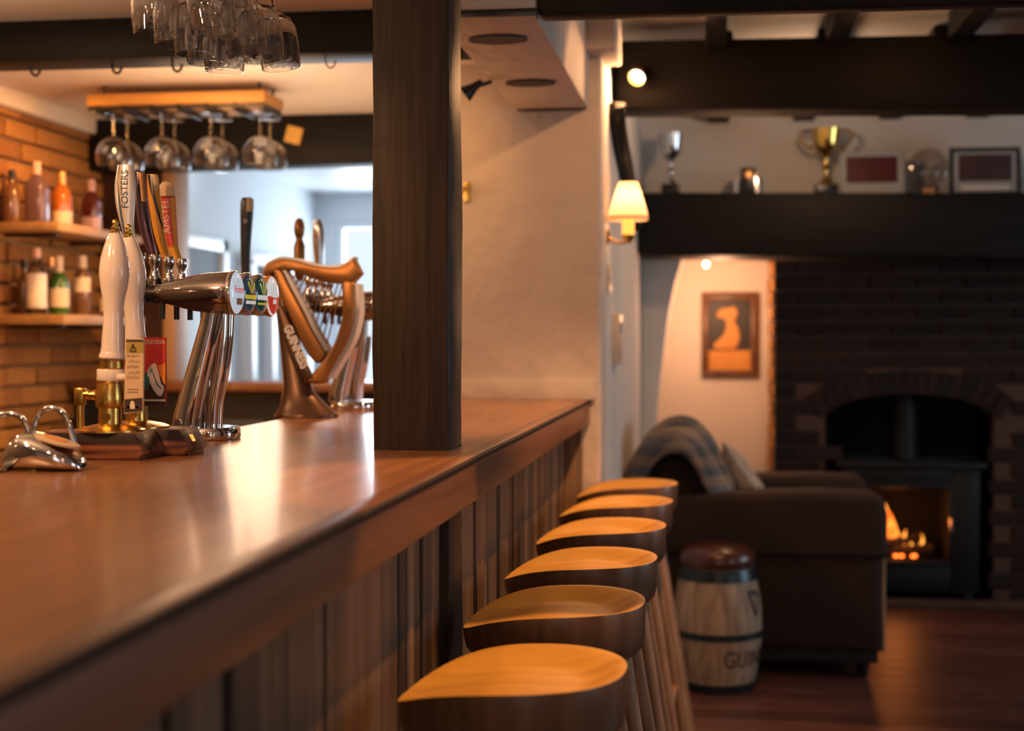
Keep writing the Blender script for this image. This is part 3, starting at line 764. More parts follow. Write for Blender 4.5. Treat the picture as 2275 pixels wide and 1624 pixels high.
bmesh.ops.transform(bd.bm, matrix=Matrix.Translation((-.974, 1.993, 1.1374)) @ Matrix.Rotation(.27, 4, 'Y'), verts=bd.bm.verts)
bd.obj('badge_emblem', 'orange', bg)
B().tube(spline([(-1.105, 2.0, 1.120), (-1.090, 2.0, 1.157), (-1.062, 2.0, 1.172), (-1.040, 2.0, 1.172), (-1.026, 2.0, 1.160), (-1.018, 2.0, 1.135), (-1.014, 2.0, 1.115)], 6), .0042, 10).obj('loop_handle', 'chrome', cd)
B().tube(spline([(-1.030, 2.035, 1.105), (-1.030, 2.035, 1.150), (-1.018, 2.035, 1.174), (-.998, 2.035, 1.181), (-.979, 2.035, 1.168), (-.968, 2.035, 1.140), (-.962, 2.035, 1.118)], 6), .0042, 10).obj('loop_handle', 'chrome', cd)
B().lathe([(.05, 1.0905), (.05, 1.093), (.046, 1.0945), (0, 1.0945)], (-1.085, 1.96, 0), seg=32).obj('foot_plate', 'dchrome', cd)

# ------------------------------------------------------------------ T-bar beer fonts
def surf_y(secs, x, z):
    """front (-Y) surface of a lofted handle at (x, z)"""
    for a, b in zip(secs, secs[1:]):
        if (a[2] - z) * (b[2] - z) <= 0 and a[2] != b[2]:
            t = (z - a[2]) / (b[2] - a[2]); cx, cy, hx, hy = [a[i] + (b[i] - a[i]) * t for i in (0, 1, 3, 4)]
            u = max(-1, min(1, (x - cx) / max(hx, 1e-5))); return cy - hy * math.sqrt(max(0, 1 - u * u)), cx, hx
    return secs[0][1], secs[0][0], secs[0][3]

def band_on(secs, f0, f1, z0, z1, name, mat, par, n=30, lift=.0006):
    """inlay hugging the front of a handle between fractions f0(t)..f1(t) of its half width"""
    def g(u, v):
        z = z0 + (z1 - z0) * v
        y, cx, hx = surf_y(secs, 0, z)
        a, b = f0(v), f1(v); x = cx + hx * (a + (b - a) * u)
        yy = surf_y(secs, x, z)[0]
        return Vector((x, yy - lift, z))
    return B().grid(g, 8, n).obj(name, mat, par)

def fine(keys, n=6):
    out = []
    P = spline([Vector((k[0], k[2], k[3])) for k in keys], n); Q = spline([Vector((k[1], k[4], 0)) for k in keys], n)
    for p, q in zip(P, Q): out.append((p.x, q.x, p.y, max(p.z, .001), max(q.y, .001)))
    return out

def tbar(label, yc, front):
    dy = yc - 2.66
    f = thing('beer_font', label, 'beer font', (-.985, yc, 1.09), 'chrome bar-top beer fonts')
    ys = [2.56 + .071 * k + dy for k in range(4)]
    for k, y in enumerate(ys):
        b = B().lathe([(.0, -1.046), (.017, -1.046), (.0175, -1.036), (.0195, -1.030), (.0265, -1.005), (.0335, -.975), (.0378, -.945), (.0395, -.915), (.0395, -.902), (.0385, -.897), (0, -.897)], (0, y, 1.371), 'X', 40)
        b.obj('tap_body', 'dchrome', f)
        B().lathe([(.0405, -.9005), (.0415, -.898), (.0415, -.893), (.040, -.891)], (0, y, 1.371), 'X', 40, cap=False).obj('badge_ring', 'chrome' if k < 3 else 'orange', f)
        lens = B().lathe([(.0395, -.895), (.0395, -.8915), (.036, -.8885), (.026, -.8862), (.0, -.885)], (0, y, 1.371), 'X', 40)
        mats = ['lensblue', 'badgenavy', 'badgegreen', 'badgewhite']
        lo = lens.obj('badge', mats[k], f)
        def F(u, v, d=0.):
            r = math.hypot(u, v); pf = ((0, -.885), (.026, -.8862), (.036, -.8885), (.0395, -.8915)); h = pf[-1][1]
            for (r0, h0), (r1, h1) in zip(pf, pf[1:]):
                if r0 <= r <= r1: h = h0 + (h1 - h0) * (r - r0) / (r1 - r0); break
            return Vector((h + .0005 + d, y + u, 1.371 + v))
        if front:
            if k == 0:
                B().text('Fosters', .0190, lambda px, py, pz: F(px * .9, py + .006, pz * .3), .0006).obj('badge_lettering', 'badgered', lo)
                B().grid(lambda a, c: F(-.016 + .032 * a, -.010 - .012 * c), 6, 4).obj('badge_flash', 'clipcream', lo)
            if k in (1, 2):
                st = B()
                for q in range(3):
                    a0 = -.5 + q * .5
                    def tri(a, c, a0=a0):
                        r = .006 + .026 * c; w = (a - .5) * .28 * (1 - c * .2)
                        an = PI / 2 + a0 * 1.2 + w
                        return F(r * math.cos(an), r * math.sin(an) - .004)
                    st.grid(tri, 4, 5)
                st.obj('badge_emblem', 'badgeyellow' if k == 1 else 'badgegreenlight', lo)
                B().grid(lambda a, c: F(-.031 + .062 * a, -.010 + (.008 if k == 1 else .0095) * c, .0001), 10, 3).obj('badge_band', 'badgeyellow' if k == 1 else 'badgewhite', lo)
                B().grid(lambda a, c: F(-.029 + .058 * a, -.0195 + (.0065 if k == 1 else .004) * c, .0001), 10, 3).obj('badge_stripe', 'badgewhite' if k == 1 else 'badgeyellow', lo)
            if k == 3:
                def low(a, c):
                    r = .0365 * c; an = PI + PI * a
                    return F(r * math.cos(an), r * math.sin(an) * 1.0 - .004 * (1 - c), .0002)
                B().grid(low, 16, 6).obj('badge_lower_half', 'badgered', lo)
                B().grid(lambda a, c: F(-.012 + .020 * a, -.016 + .009 * c, .0006), 3, 3).obj('badge_block', 'badgewhite', lo)
    # column legs and base
    y = yc
    B().loft([(-.968, y - .01, 1.345, .020, .020), (-.976, y - .01, 1.31, .021, .020), (-.992, y - .01, 1.25, .023, .021), (-1.008, y - .01, 1.19, .0255, .022), (-1.020, y - .01, 1.14, .028, .023), (-1.024, y - .01, 1.112, .0285, .024)], 28, power=2.5).obj('column', 'chrome', f)
    B().tube(spline([(-.952, y + .012, 1.345), (-.955, y + .012, 1.28), (-.965, y + .012, 1.21), (-.975, y + .012, 1.16), (-.978, y + .012, 1.11)], 6), .0165, 18).obj('column', 'chrome', f)
    B().tube(spline([(-.985, y + .03, 1.345), (-.99, y + .03, 1.28), (-1.0, y + .03, 1.2), (-1.003, y + .03, 1.11)], 6), .013, 14).obj('column', 'dchrome', f)
    B().loft([(-.985, y, 1.0905, .058, .062), (-.985, y, 1.094, .060, .064), (-.985, y, 1.108, .059, .063), (-.985, y, 1.114, .055, .058)], 40, power=2.6).obj('base', 'chrome', f)
    B().lathe([(.008, 0), (.008, .004), (.004, .006), (0, .006)], (-1.034, y - .037, 1.122), 'Y', 16).obj('bolt', 'chrome', f)
    # faucets behind
    for k, y in enumerate(ys):
        q = B().lathe([(.0, -.046), (.013, -.046), (.016, -.036), (.016, .0), (.0, .0)], (-1.04, y, 1.371), 'X', 18)
        q.lathe([(.016, -.018), (.017, .0), (.013, .02), (.010, .03)], (-1.078, y, 1.372), seg=18)
        q.obj('faucet', 'black', f)
        B().lathe([(.0105, 1.395), (.0125, 1.402), (.0085, 1.412), (.0075, 1.424), (.011, 1.432), (.0125, 1.442), (.0105, 1.448)], (-1.081, y, 0), seg=18).obj('neck', 'chrome', f)
        B().tube([(-1.036, y - .002, 1.355), (-1.036, y - .002, 1.322)], .0055, 10).obj('spout', 'black', f)
    return f, ys
f1, ys = tbar('nearer chrome beer font carrying four brand-badged taps on a curved column', 2.66, True)
# handles (tilted back slightly towards the staff side)
y = ys[0]
fs = fine([(-1.083, y, 1.440, .009, .008), (-1.094, y, 1.452, .0105, .009), (-1.100, y, 1.475, .0110, .0095), (-1.105, y, 1.500, .0130, .010), (-1.1085, y, 1.535, .0185, .011), (-1.1095, y, 1.570, .0205, .0115), (-1.1085, y, 1.598, .0175, .011), (-1.108, y, 1.613, .0155, .010)])
h = B().loft(fs, 28).obj('tap_handle', 'silverplastic', f1)
band_on(fs, lambda t: -.80 + .35 * math.sin(t * 2.2), lambda t: -.30 - .35 * t + .25 * math.sin(t * PI), 1.450, 1.611, 'blue_stripe', 'bluegrey', h)
band_on(fs, lambda t: -.30 - .35 * t + .25 * math.sin(t * PI), lambda t: -.12 - .30 * t + .25 * math.sin(t * PI), 1.450, 1.611, 'copper_stripe', 'clipcream', h, lift=.0005)
def on_front(secs, zc, xoff, s=1.):
    def fn(px, py, pz):
        z = zc + px * s
        yy, cx, hx = surf_y(secs, 0, z)
        x = cx + xoff - py * s
        return Vector((x, surf_y(secs, x, z)[0] - .0008 - pz, z))
    return fn
B().text('FOSTERS', .0185, on_front(fs, 1.5665, .004), .0003, sub=1).obj('lettering', 'navy', h)
y = ys[1]
ps = fine([(-1.081, y, 1.440, .007, .008), (-1.086, y, 1.452, .0085, .009), (-1.0995, y, 1.500, .0115, .010), (-1.1075, y, 1.560, .0125, .0105), (-1.1105, y, 1.590, .0120, .010), (-1.112, y, 1.607, .0105, .009)])
h = B().loft(ps, 28).obj('tap_handle', 'purple', f1)
band_on(ps, lambda t: .9 - 1.35 * t, lambda t: .98 - .55 * t, 1.47, 1.606, 'black_slash', 'black', h)
band_on(ps, lambda t: -.45, lambda t: -.15, 1.445, 1.585, 'pink_highlight', 'bottle_mauve', h)
band_on(ps, lambda t: .35, lambda t: .92, 1.55, 1.606, 'copper_tip', 'cap_copper', h, lift=.0009)
y = ys[2]
ps = fine([(-1.083, y, 1.440, .007, .008), (-1.088, y, 1.452, .0085, .009), (-1.1005, y, 1.500, .0115, .010), (-1.1090, y, 1.560, .0128, .0105), (-1.1120, y, 1.592, .0122, .010), (-1.114, y, 1.611, .0110, .009)])
h = B().loft(ps, 28).obj('tap_handle', 'yellow', f1)
band_on(ps, lambda t: .85 - 1.55 * t, lambda t: .98 - .78 * t, 1.505, 1.610, 'black_slash', 'black', h)
band_on(ps, lambda t: .30, lambda t: .92, 1.58, 1.610, 'cream_tip', 'clipcream', h, lift=.0004)
y = ys[3]
ks = fine([(-1.086, y, 1.440, .0085, .008), (-1.093, y, 1.455, .0100, .009), (-1.1005, y, 1.474, .0120, .010), (-1.1045, y, 1.492, .0150, .0105), (-1.1085, y, 1.530, .0165, .011), (-1.1105, y, 1.570, .0165, .011), (-1.1125, y, 1.592, .0150, .0105), (-1.1135, y, 1.602, .0100, .008), (-1.1138, y, 1.605, .004, .004)])
cut = lambda a, b: [q for q in ks if a - .004 <= q[2] <= b]
h = B().loft(cut(1.474, 1.575), 28).obj('tap_handle', 'red', f1)
B().loft(cut(1.43, 1.476), 28).obj('amber_foot', 'amber', h)
B().loft(cut(1.574, 1.61), 28).obj('cream_tip', 'clipcream', h)
band_on(ks, lambda t: .62, lambda t: .97, 1.446, 1.572, 'amber_edge', 'amber', h)
B().text('AMSTEL', .0205, on_front(ks, 1.5335, -.0005), .0003, sub=1).obj('lettering', 'label_white', h)
f2, ys2 = tbar('farther chrome beer font seen through the harp strings, partly behind the post', 3.78, False)
B().lathe([(.008, 1.440), (.0135, 1.452), (.0155, 1.47), (.0155, 1.535), (.011, 1.548), (.009, 1.555), (.0115, 1.561), (.0145, 1.572), (.0150, 1.586), (.0125, 1.600), (.008, 1.609), (0, 1.612)], (-1.128, ys2[1], 0), seg=28).obj('tap_handle', 'bronze', f2)
h = B().loft(fine([(-1.085, ys2[2], 1.440, .010, .009), (-1.090, ys2[2], 1.47, .0125, .010), (-1.094, ys2[2], 1.54, .0170, .011), (-1.096, ys2[2], 1.59, .0150, .011), (-1.096, ys2[2], 1.612, .0085, .008)]), 28).obj('tap_handle', 'silver', f2)

# ------------------------------------------------------------------ harp font
hf = thing('harp_beer_font', 'bronze harp-shaped beer font on a flared base, left of the post', 'beer font', (-1.01, 3.4, 1.09))
HX = lambda pts, n=6: [(p.x, p.z) for p in spline([(a, 0, c) for a, c in pts], n, True)]
up = spline([(-1.109, 0, 1.450), (-1.097, 0, 1.467), (-1.065, 0, 1.479), (-1.028, 0, 1.476), (-.983, 0, 1.463), (-.937, 0, 1.457), (-.909, 0, 1.461), (-.882, 0, 1.478)], 6)
dn = spline([(-.864, 0, 1.444), (-.888, 0, 1.421), (-.920, 0, 1.418), (-.966, 0, 1.426), (-1.006, 0, 1.441), (-1.040, 0, 1.452), (-1.074, 0, 1.449), (-1.092, 0, 1.440), (-1.106, 0, 1.438)], 6)
B().prism([(p.x, p.z) for p in up] + [(p.x, p.z) for p in dn], 3.375, 3.425, 'XZ', .003, 2).obj('harp_neck', 'bronze', hf)
B().prism([(p.x, p.z + .0005) for p in up] + [(p.x + .001, p.z + .0065) for p in up[::-1]], 3.380, 3.432, 'XZ').obj('neck_edge', 'harpedge', hf)  # pale strip in place of a window reflection
box = [(-1.082, 1.452), (-1.060, 1.452), (-1.040, 1.415), (-1.006, 1.353), (-.983, 1.306), (-.952, 1.253), (-.956, 1.236), (-.974, 1.224), (-1.006, 1.264), (-1.040, 1.335), (-1.063, 1.390)]
B().prism(HX(box, 3), 3.372, 3.428, 'XZ', .006, 3).obj('harp_soundbox', 'bronze', hf)
ed = spline([(-1.060, 3.4, 1.452), (-1.006, 3.4, 1.354), (-.982, 3.4, 1.306), (-.950, 3.4, 1.254)], 8)
B().prism([(p.x - .002, p.z) for p in ed] + [(p.x + .0075, p.z + .003) for p in ed[::-1]], 3.379, 3.421, 'XZ').obj('soundbox_edge', 'harpedge', hf)
pil = [(-.906, 1.421), (-.880, 1.421), (-.877, 1.380), (-.878, 1.342), (-.892, 1.287), (-.926, 1.226), (-.950, 1.185), (-.960, 1.174), (-.998, 1.176), (-1.004, 1.184), (-.978, 1.205), (-.938, 1.253), (-.913, 1.314), (-.906, 1.364)]
B().prism(HX(pil, 4), 3.370, 3.424, 'XZ', .006, 3).obj('harp_pillar', 'bronze', hf)
ed = spline([(-.880, 3.4, 1.421), (-.877, 3.4, 1.380), (-.878, 3.4, 1.342), (-.892, 3.4, 1.287), (-.926, 3.4, 1.226), (-.950, 3.4, 1.188)], 6)
B().prism([(p.x - .001, p.z) for p in ed] + [(p.x + .011, p.z - .003) for p in ed[::-1]], 3.382, 3.432, 'XZ').obj('pillar_edge', 'harpedge', hf)
# strings
for k in range(11):
    u = k / 10
    a = Vector((-.912 - .112 * (1 - u), 3.4, 1.424 + .026 * (1 - u))); d = Vector((-.956 - .092 * (1 - u), 3.4, 1.262 + .165 * (1 - u)))
    B().tube([a, d], .0017, 6).obj('harp_string', 'bronze', hf)
cl = [(-1.006, 3.40, 1.0905, .079, .060), (-1.006, 3.40, 1.098, .079, .060), (-1.007, 3.40, 1.104, .072, .055), (-1.014, 3.40, 1.125, .055, .043), (-1.024, 3.40, 1.150, .040, .034), (-1.031, 3.40, 1.178, .033, .029), (-1.041, 3.405, 1.23, .028, .027), (-1.052, 3.41, 1.29, .025, .025), (-1.062, 3.41, 1.35, .022, .024), (-1.070, 3.41, 1.40, .020, .022), (-1.076, 3.41, 1.44, .016, .02)]
B().loft(cl, 32, power=2.3).obj('column', 'darkbronze', hf)
B().lathe([(.015, -1.165), (.015, -1.07)], (0, 3.40, 1.385), 'X', 20).obj('tap_arm', 'dchrome', hf)
pa, pz = Vector((-1.046, 0, 1.322)), Vector((-.995, 0, 1.206)); dv = (pz - pa).normalized(); nv = Vector((-dv.z, 0, dv.x))
tilt = math.atan2(dv.z, dv.x)
side = [(-1.066, 1.365), (-1.048, 1.345), (-.985, 1.205), (-.988, 1.188), (-1.004, 1.186), (-1.022, 1.205), (-1.058, 1.300)]
pp = B().prism(HX(side, 3), 3.362, 3.374, 'XZ', .003, 2).obj('name_panel', 'darkbronze', hf)
mid = (pa + pz) / 2
B().text('GUINNESS', .0300, lambda px, py, pzz: Vector((mid.x, 3.3610 - pzz, mid.z)) + dv * px * .80 + nv * py, .0012, bold=.0011).obj('lettering', 'purewhite', pp)
gh = fine([(-1.160, 3.4, 1.40, .010, .010), (-1.160, 3.4, 1.452, .0105, .010), (-1.160, 3.4, 1.50, .0125, .011), (-1.158, 3.4, 1.56, .0150, .012), (-1.1565, 3.4, 1.60, .0165, .013), (-1.1555, 3.4, 1.625, .0160, .012), (-1.1555, 3.4, 1.633, .0120, .010)])
h = B().loft(gh, 28).obj('tap_handle', 'black', hf)
band_on(gh, lambda t: .25 - .1 * t, lambda t: .95, 1.598, 1.631, 'cream_tip', 'clipcream', h)
B().lathe([(.006, 0), (.005, .002), (0, .003)], (-1.156, 3.3865, 1.574), 'Y', 14).obj('silver_emblem', 'silver', h)

# ------------------------------------------------------------------ glasses
def make_glass(name, label, group, prof, seg=36, stem=None, foot=None):
    g = thing(name, label, 'glass', (0, 0, 0), group)
    B().lathe(prof, seg=seg, cap=False).obj('bowl', 'glass', g, local=True)
    B().lathe(stem, seg=14, cap=False).obj('stem', 'glass', g, local=True)
    B().lathe(foot, seg=seg, cap=True).obj('foot', 'glass', g, local=True)
    return g
# hanging upside down: foot at z = 0, rim below
gob = [(.006, -.078), (.020, -.083), (.042, -.098), (.056, -.118), (.062, -.140), (.061, -.160), (.055, -.182), (.0535, -.1825), (.0595, -.160), (.0605, -.140), (.0545, -.119), (.041, -.100), (.019, -.085), (.0, -.081)]
bal = make_glass('balloon_glass', 'upturned balloon glass at the left end of the front row of the pine rack', 'balloon glasses on the pine rack', gob,
                 stem=[(.005, 0), (.0045, -.04), (.0055, -.078)], foot=[(0, 0), (.012, -.002), (.038, -.0045), (.038, -.006), (0, -.003)])
rows = ['front row of the pine rack', 'back row of the pine rack']
cols = ['at the left end', 'second from the left', 'third from the left', 'at the right end']
rk2 = []
for r in range(2):
    for k in range(4):
        loc = (-2.098 + .1775 * k + (.0 if r == 0 else -.006), 4.745 + .128 * r, 2.068 - .002 * k)
        if r == 0 and k == 0: bal.location = loc
        else: dup(bal, loc, 'upturned balloon glass %s of the %s' % (cols[k], rows[r]))
gr = thing('glass_rack', 'golden pine rack board with black rails above the balloon glasses', 'glass rack', (-1.84, 4.8, 2.07))
B().box(-2.17, -1.53, 4.685, 4.90, 2.088, 2.128, .004).obj('board', 'rackwood', gr)
for k in range(7):
    x = -2.187 + .1775 * k / 2 * 1.0 + .0
    x = -2.14 + k * .0985
    B().box(x, x + .012, 4.69, 4.90, 2.0625, 2.090, .001, 1).obj('rail', 'steelrail', gr)
B().box(-2.165, -1.525, 4.680, 4.688, 2.072, 2.082, .001, 1).obj('front_rail', 'steelrail', gr)
for x in (-2.12, -1.56):
    for yy in (4.72, 4.87): B().tube([(x, yy, 2.12), (x, yy, 2.162)], .006, 8).obj('hanger', 'steelrail', gr)
# wine glasses at the top, near the viewer
wp = [(.0052, -.085), (.016, -.088), (.030, -.098), (.0375, -.115), (.0403, -.138), (.0395, -.160), (.0368, -.190), (.0348, -.190), (.0371, -.160), (.0378, -.138), (.0350, -.117), (.028, -.103), (.015, -.094), (.0, -.092)]
wine = make_glass('wine_glass', 'upturned wine glass nearest the viewer on the left of the top cluster', 'wine glasses hanging in the top cluster', wp,
                  stem=[(.0045, 0), (.0038, -.045), (.005, -.085)], foot=[(0, 0), (.010, -.002), (.035, -.004), (.035, -.0055), (0, -.003)])
spots = []
zt = 1.99
lanes = [(-.944, 2.315, 5, 0.), (-.858, 2.30, 5, -.10)]
ln = ['left lane', 'slightly tilted right lane']; on = ['nearest', 'second', 'third', 'fourth', 'farthest']
for li, (x, y0, n, tl) in enumerate(lanes):
    for k in range(n):
        loc = (x + .004 * ((k * 7 + li) % 3 - 1), y0 + .083 * k, zt)
        lab = 'upturned wine glass, %s of the %s in the top cluster' % (on[k], ln[li])
        if li == 0 and k == 0: wine.location = loc; wine['label'] = lab; g = wine
        else: g = dup(wine, loc, lab)
        g.rotation_euler = (0, tl - .012 * k * (tl != 0), 0)
wr = thing('glass_rack', 'wire rack under the ceiling carrying the wine glass cluster', 'glass rack', (-.87, 2.6, 1.99))
for x in (-.965, -.923, -.879, -.837):
    B().tube([(x, 2.28, 1.980), (x, 2.76, 1.980)], .003, 8).obj('rail', 'chrome', wr)
for yy in (2.30, 2.74):
    B().tube([(-.97, yy, 1.995), (-.832, yy, 1.995)], .004, 8).obj('cross_bar', 'chrome', wr)
    for x in (-.965, -.837): B().tube([(x, yy, 1.978), (x, yy, 2.162)], .0035, 8).obj('hanger', 'chrome', wr)
# hooks under the near servery beam
def hook(x, z0, label, y=3.72, r=.0038):
    pts = [(x, y, z0 + .012), (x, y, z0 - .012), (x + .004, y, z0 - .030), (x + .016, y, z0 - .037), (x + .026, y, z0 - .028), (x + .027, y, z0 - .017)]
    tag(B().tube(spline(pts, 4), r, 8).obj('cup_hook', 'steelrail'), label, 'hook', 'hooks under the servery beam')
hook(-1.885, 2.048, 'dark cup hook under the beam at the far left')
hook(-1.648, 2.048, 'dark cup hook under the beam, left of the wine glass cluster')
hook(-1.475, 2.048, 'dark cup hook under the beam, just below the cluster edge')
hook(-1.045, 2.046, 'dark cup hook under the beam beside the timber post', r=.002)
tag(B().box(-1.682, -1.618, 5.412, 5.419, 2.046, 2.112, .001, 1, rot=((-1.65, 5.415, 2.08), Matrix.Rotation(.26, 4, 'Y'))).obj('paper_note', 'note'),
    'small yellow card pinned askew on the black lintel beam', 'note')

# ------------------------------------------------------------------ shelves and bottles
def shelf(label, z, x1, y0, y1, th):
    s = thing('wall_shelf', label, 'shelf', (-2.35, (y0 + y1) / 2, z))
    B().box(-2.498, x1, y0, y1, z - th, z, .003).obj('board', 'shelfwood', s)
    for yy in (y0 + .12, y1 - .12): B().box(-2.50, x1 + .06 - .12, yy - .01, yy + .01, z - th - .012, z - th, .001, 1).obj('bracket', 'blackmetal', s)
    return s
shelf('upper rustic wooden shelf with three spirit bottles on the brick wall', 1.684, -2.245, 4.62, 5.35, .030)
shelf('lower rustic wooden shelf with green and clear bottles on the brick wall', 1.366, -2.245, 4.66, 5.36, .034)
def bottle(label, loc, h, r, neck, glassm, capm, lab=None, labm='label_cream', square=False, shoulder=.62, group='bottles on the brick wall shelves', cap_h=.16, lablo=.12, labhi=.45):
    b = thing('bottle', label, 'bottle', loc, group)
    pr = [(r * .93, 0), (r, .006), (r, h * (shoulder - .08)), (r * .93, h * shoulder), (r * .62, h * (shoulder + .08)), (neck * 1.1, h * (shoulder + .14)), (neck, h * (shoulder + .17)), (neck, h * .97), (0, h * .97)]
    if square: bb = B().loft([(0, 0, z, rr, rr) for rr, z in pr[:-1]], 32, power=4., cap=True)
    else: bb = B().lathe(pr, seg=28)
    bb.obj('glass_body', glassm, b, local=True)
    B().lathe([(neck * 1.15, h * (1 - cap_h)), (neck * 1.2, h * (1 - cap_h) + .002), (neck * 1.15, h), (0, h)], seg=20).obj('cap', capm, b, local=True)
    if lab:
        z0, z1 = h * lablo, h * labhi
        if square: B().loft([(0, 0, z0, r * 1.01, r * 1.01), (0, 0, z1, r * 1.01, r * 1.01)], 32, power=4., cap=False).obj('label', labm, b, local=True)
        else: B().lathe([(r * 1.012, z0), (r * 1.012, z1)], seg=28, cap=False).obj('label', labm, b, local=True)
    return b
bottle('tall mauve bottle with a dark cap, left on the upper shelf', (-2.385, 4.745, 1.684), .222, .036, .012, 'bottle_mauve', 'cap_pink', square=True, shoulder=.64, cap_h=.2)
bottle('amber bottle with a copper cap and pale label, middle of the upper shelf', (-2.375, 4.92, 1.684), .205, .036, .012, 'bottle_orange', 'cap_copper', True, 'label_cream', shoulder=.64, labhi=.30, lablo=.06, cap_h=.22)
bottle('dark red bottle with a pink cap, right end of the upper shelf', (-2.345, 5.10, 1.684), .195, .032, .012, 'bottle_red', 'cap_pink', True, 'cap_pink', shoulder=.62, square=True, labhi=.28, lablo=.04, cap_h=.22)
bottle('dark bottle at the left edge of the photo on the upper shelf', (-2.455, 4.70, 1.684), .19, .030, .011, 'bottle_brown', 'black')
bottle('clear gin bottle with a pink cap, left on the lower shelf', (-2.390, 4.75, 1.366), .235, .034, .012, 'bottle_clear', 'cap_pink', True, 'label_white', lablo=.10, labhi=.62, shoulder=.66, cap_h=.14)
bottle('green bottle with a cream label and cream cap on the lower shelf', (-2.385, 4.91, 1.366), .215, .037, .013, 'bottle_green', 'cap_cream', True, 'label_cream', lablo=.14, labhi=.46, shoulder=.60, cap_h=.28)
bottle('brown bottle with a high white label and long pale neck on the lower shelf', (-2.365, 5.06, 1.366), .225, .031, .0145, 'bottle_brown', 'cap_cream', True, 'label_cream', lablo=.40, labhi=.64, shoulder=.68, cap_h=.30)
bottle('short squat bottle with a round cream label, right end of the lower shelf', (-2.310, 5.16, 1.366), .115, .028, .012, 'bottle_brown', 'black', True, 'label_cream', lablo=.15, labhi=.62, shoulder=.70, cap_h=.2)
bottle('pale clear bottle behind the green one on the lower shelf', (-2.452, 4.985, 1.366), .215, .026, .011, 'bottle_clear', 'cap_copper', True, 'label_white', lablo=.2, labhi=.5)
bottle('brown bottle at the back of the lower shelf beside the gin', (-2.462, 4.80, 1.366), .20, .026, .011, 'bottle_brown', 'black')

# back counter of the servery
bk = thing('back_counter', 'brown-edged back counter below the opening to the back room', 'counter', (-1.8, 5.4, 0))
B().box(-2.49, -1.01, 5.20, 5.53, 1.078, 1.115, .006).obj('worktop', 'fascia', bk)
B().box(-2.49, -1.66, 5.26, 5.53, 0, 1.078).box(-1.60, -1.01, 5.26, 5.53, 0, 1.078).box(-1.66, -1.60, 5.30, 5.53, 0, 1.078).obj('carcass', 'cupboard', bk)
B().box(-1.655, -1.615, 5.255, 5.30, 0, 1.078, .003).obj('stile', 'jambedge', bk)
B().box(-2.40, -1.72, 5.25, 5.262, .60, .97, .004).box(-1.55, -1.06, 5.25, 5.262, .60, .97, .004).obj('door', 'black', bk)
lb = thing('ceiling_light', 'bright white batten light under the back room ceiling', 'ceiling light', (-2.2, 6.3, 2.10))
B().box(-2.33, -2.25, 6.05, 6.40, 2.09, 2.165, .008).obj('housing', 'whitepaint', lb)
B().box(-2.325, -2.255, 6.06, 6.39, 2.055, 2.09, .012).obj('diffuser', 'panel_light', lb)

# ------------------------------------------------------------------ things on the end wall and side wall
hk = thing('coat_hook', 'small brass hook on the end wall beside the timber post', 'hook', (-.805, 4.518, 1.756))
B().loft([(-.800, 4.514, 1.722, .010, .006), (-.800, 4.514, 1.735, .012, .007), (-.800, 4.514, 1.785, .010, .006)], 16).obj('plate', 'brass', hk)
B().tube(spline([(-.800, 4.510, 1.772), (-.802, 4.485, 1.762), (-.803, 4.470, 1.748), (-.803, 4.462, 1.755), (-.803, 4.458, 1.768)], 4), .0045, 10).obj('arm', 'brass', hk)
sp = thing('spotlight', 'small black spotlight on the servery side of the boxed downstand', 'spotlight', (-.645, 4.0, 2.02))
B().tube([(-.642, 4.02, 2.016), (-.672, 4.01, 2.004)], .006, 10).obj('arm', 'black', sp)
hd = B().lathe([(.007, -.028), (.010, -.018), (.013, .0), (.022, .024), (.025, .034), (.020, .032), (0, .026)], (0, 0, 0), seg=22)
bmesh.ops.transform(hd.bm, matrix=Matrix.Translation((-.688, 4.0, 1.998)) @ Matrix.Rotation(-2.2, 4, 'Y'), verts=hd.bm.verts)
hd.obj('lamp_head', 'black', sp)
sl = thing('spotlight', 'small lit spotlight with a bright bulb fixed to the broad cross beam', 'spotlight', (-.272, 4.995, 2.20))
B().box(-.30, -.245, 4.978, 4.998, 2.185, 2.24, .003).obj('bracket', 'blackmetal', sl)
aim = Vector((-.35, -1.0, -.72)).normalized(); q = aim.to_track_quat('Z', 'Y').to_matrix().to_4x4()
hd = B().lathe([(.016, -.05), (.023, -.03), (.030, .0), (.032, .030), (.029, .030), (.026, .010)], seg=26, cap=False)
bmesh.ops.transform(hd.bm, matrix=Matrix.Translation((-.272, 4.945, 2.195)) @ q, verts=hd.bm.verts)
hd.obj('lamp_head', 'brass', sl)
hd = B().lathe([(.0, .000), (.0255, .002), (.0245, .010), (.015, .016), (0, .018)], seg=26)
bmesh.ops.transform(hd.bm, matrix=Matrix.Translation((-.272, 4.945, 2.195)) @ q, verts=hd.bm.verts)
hd.obj('bulb', 'bulb', sl)
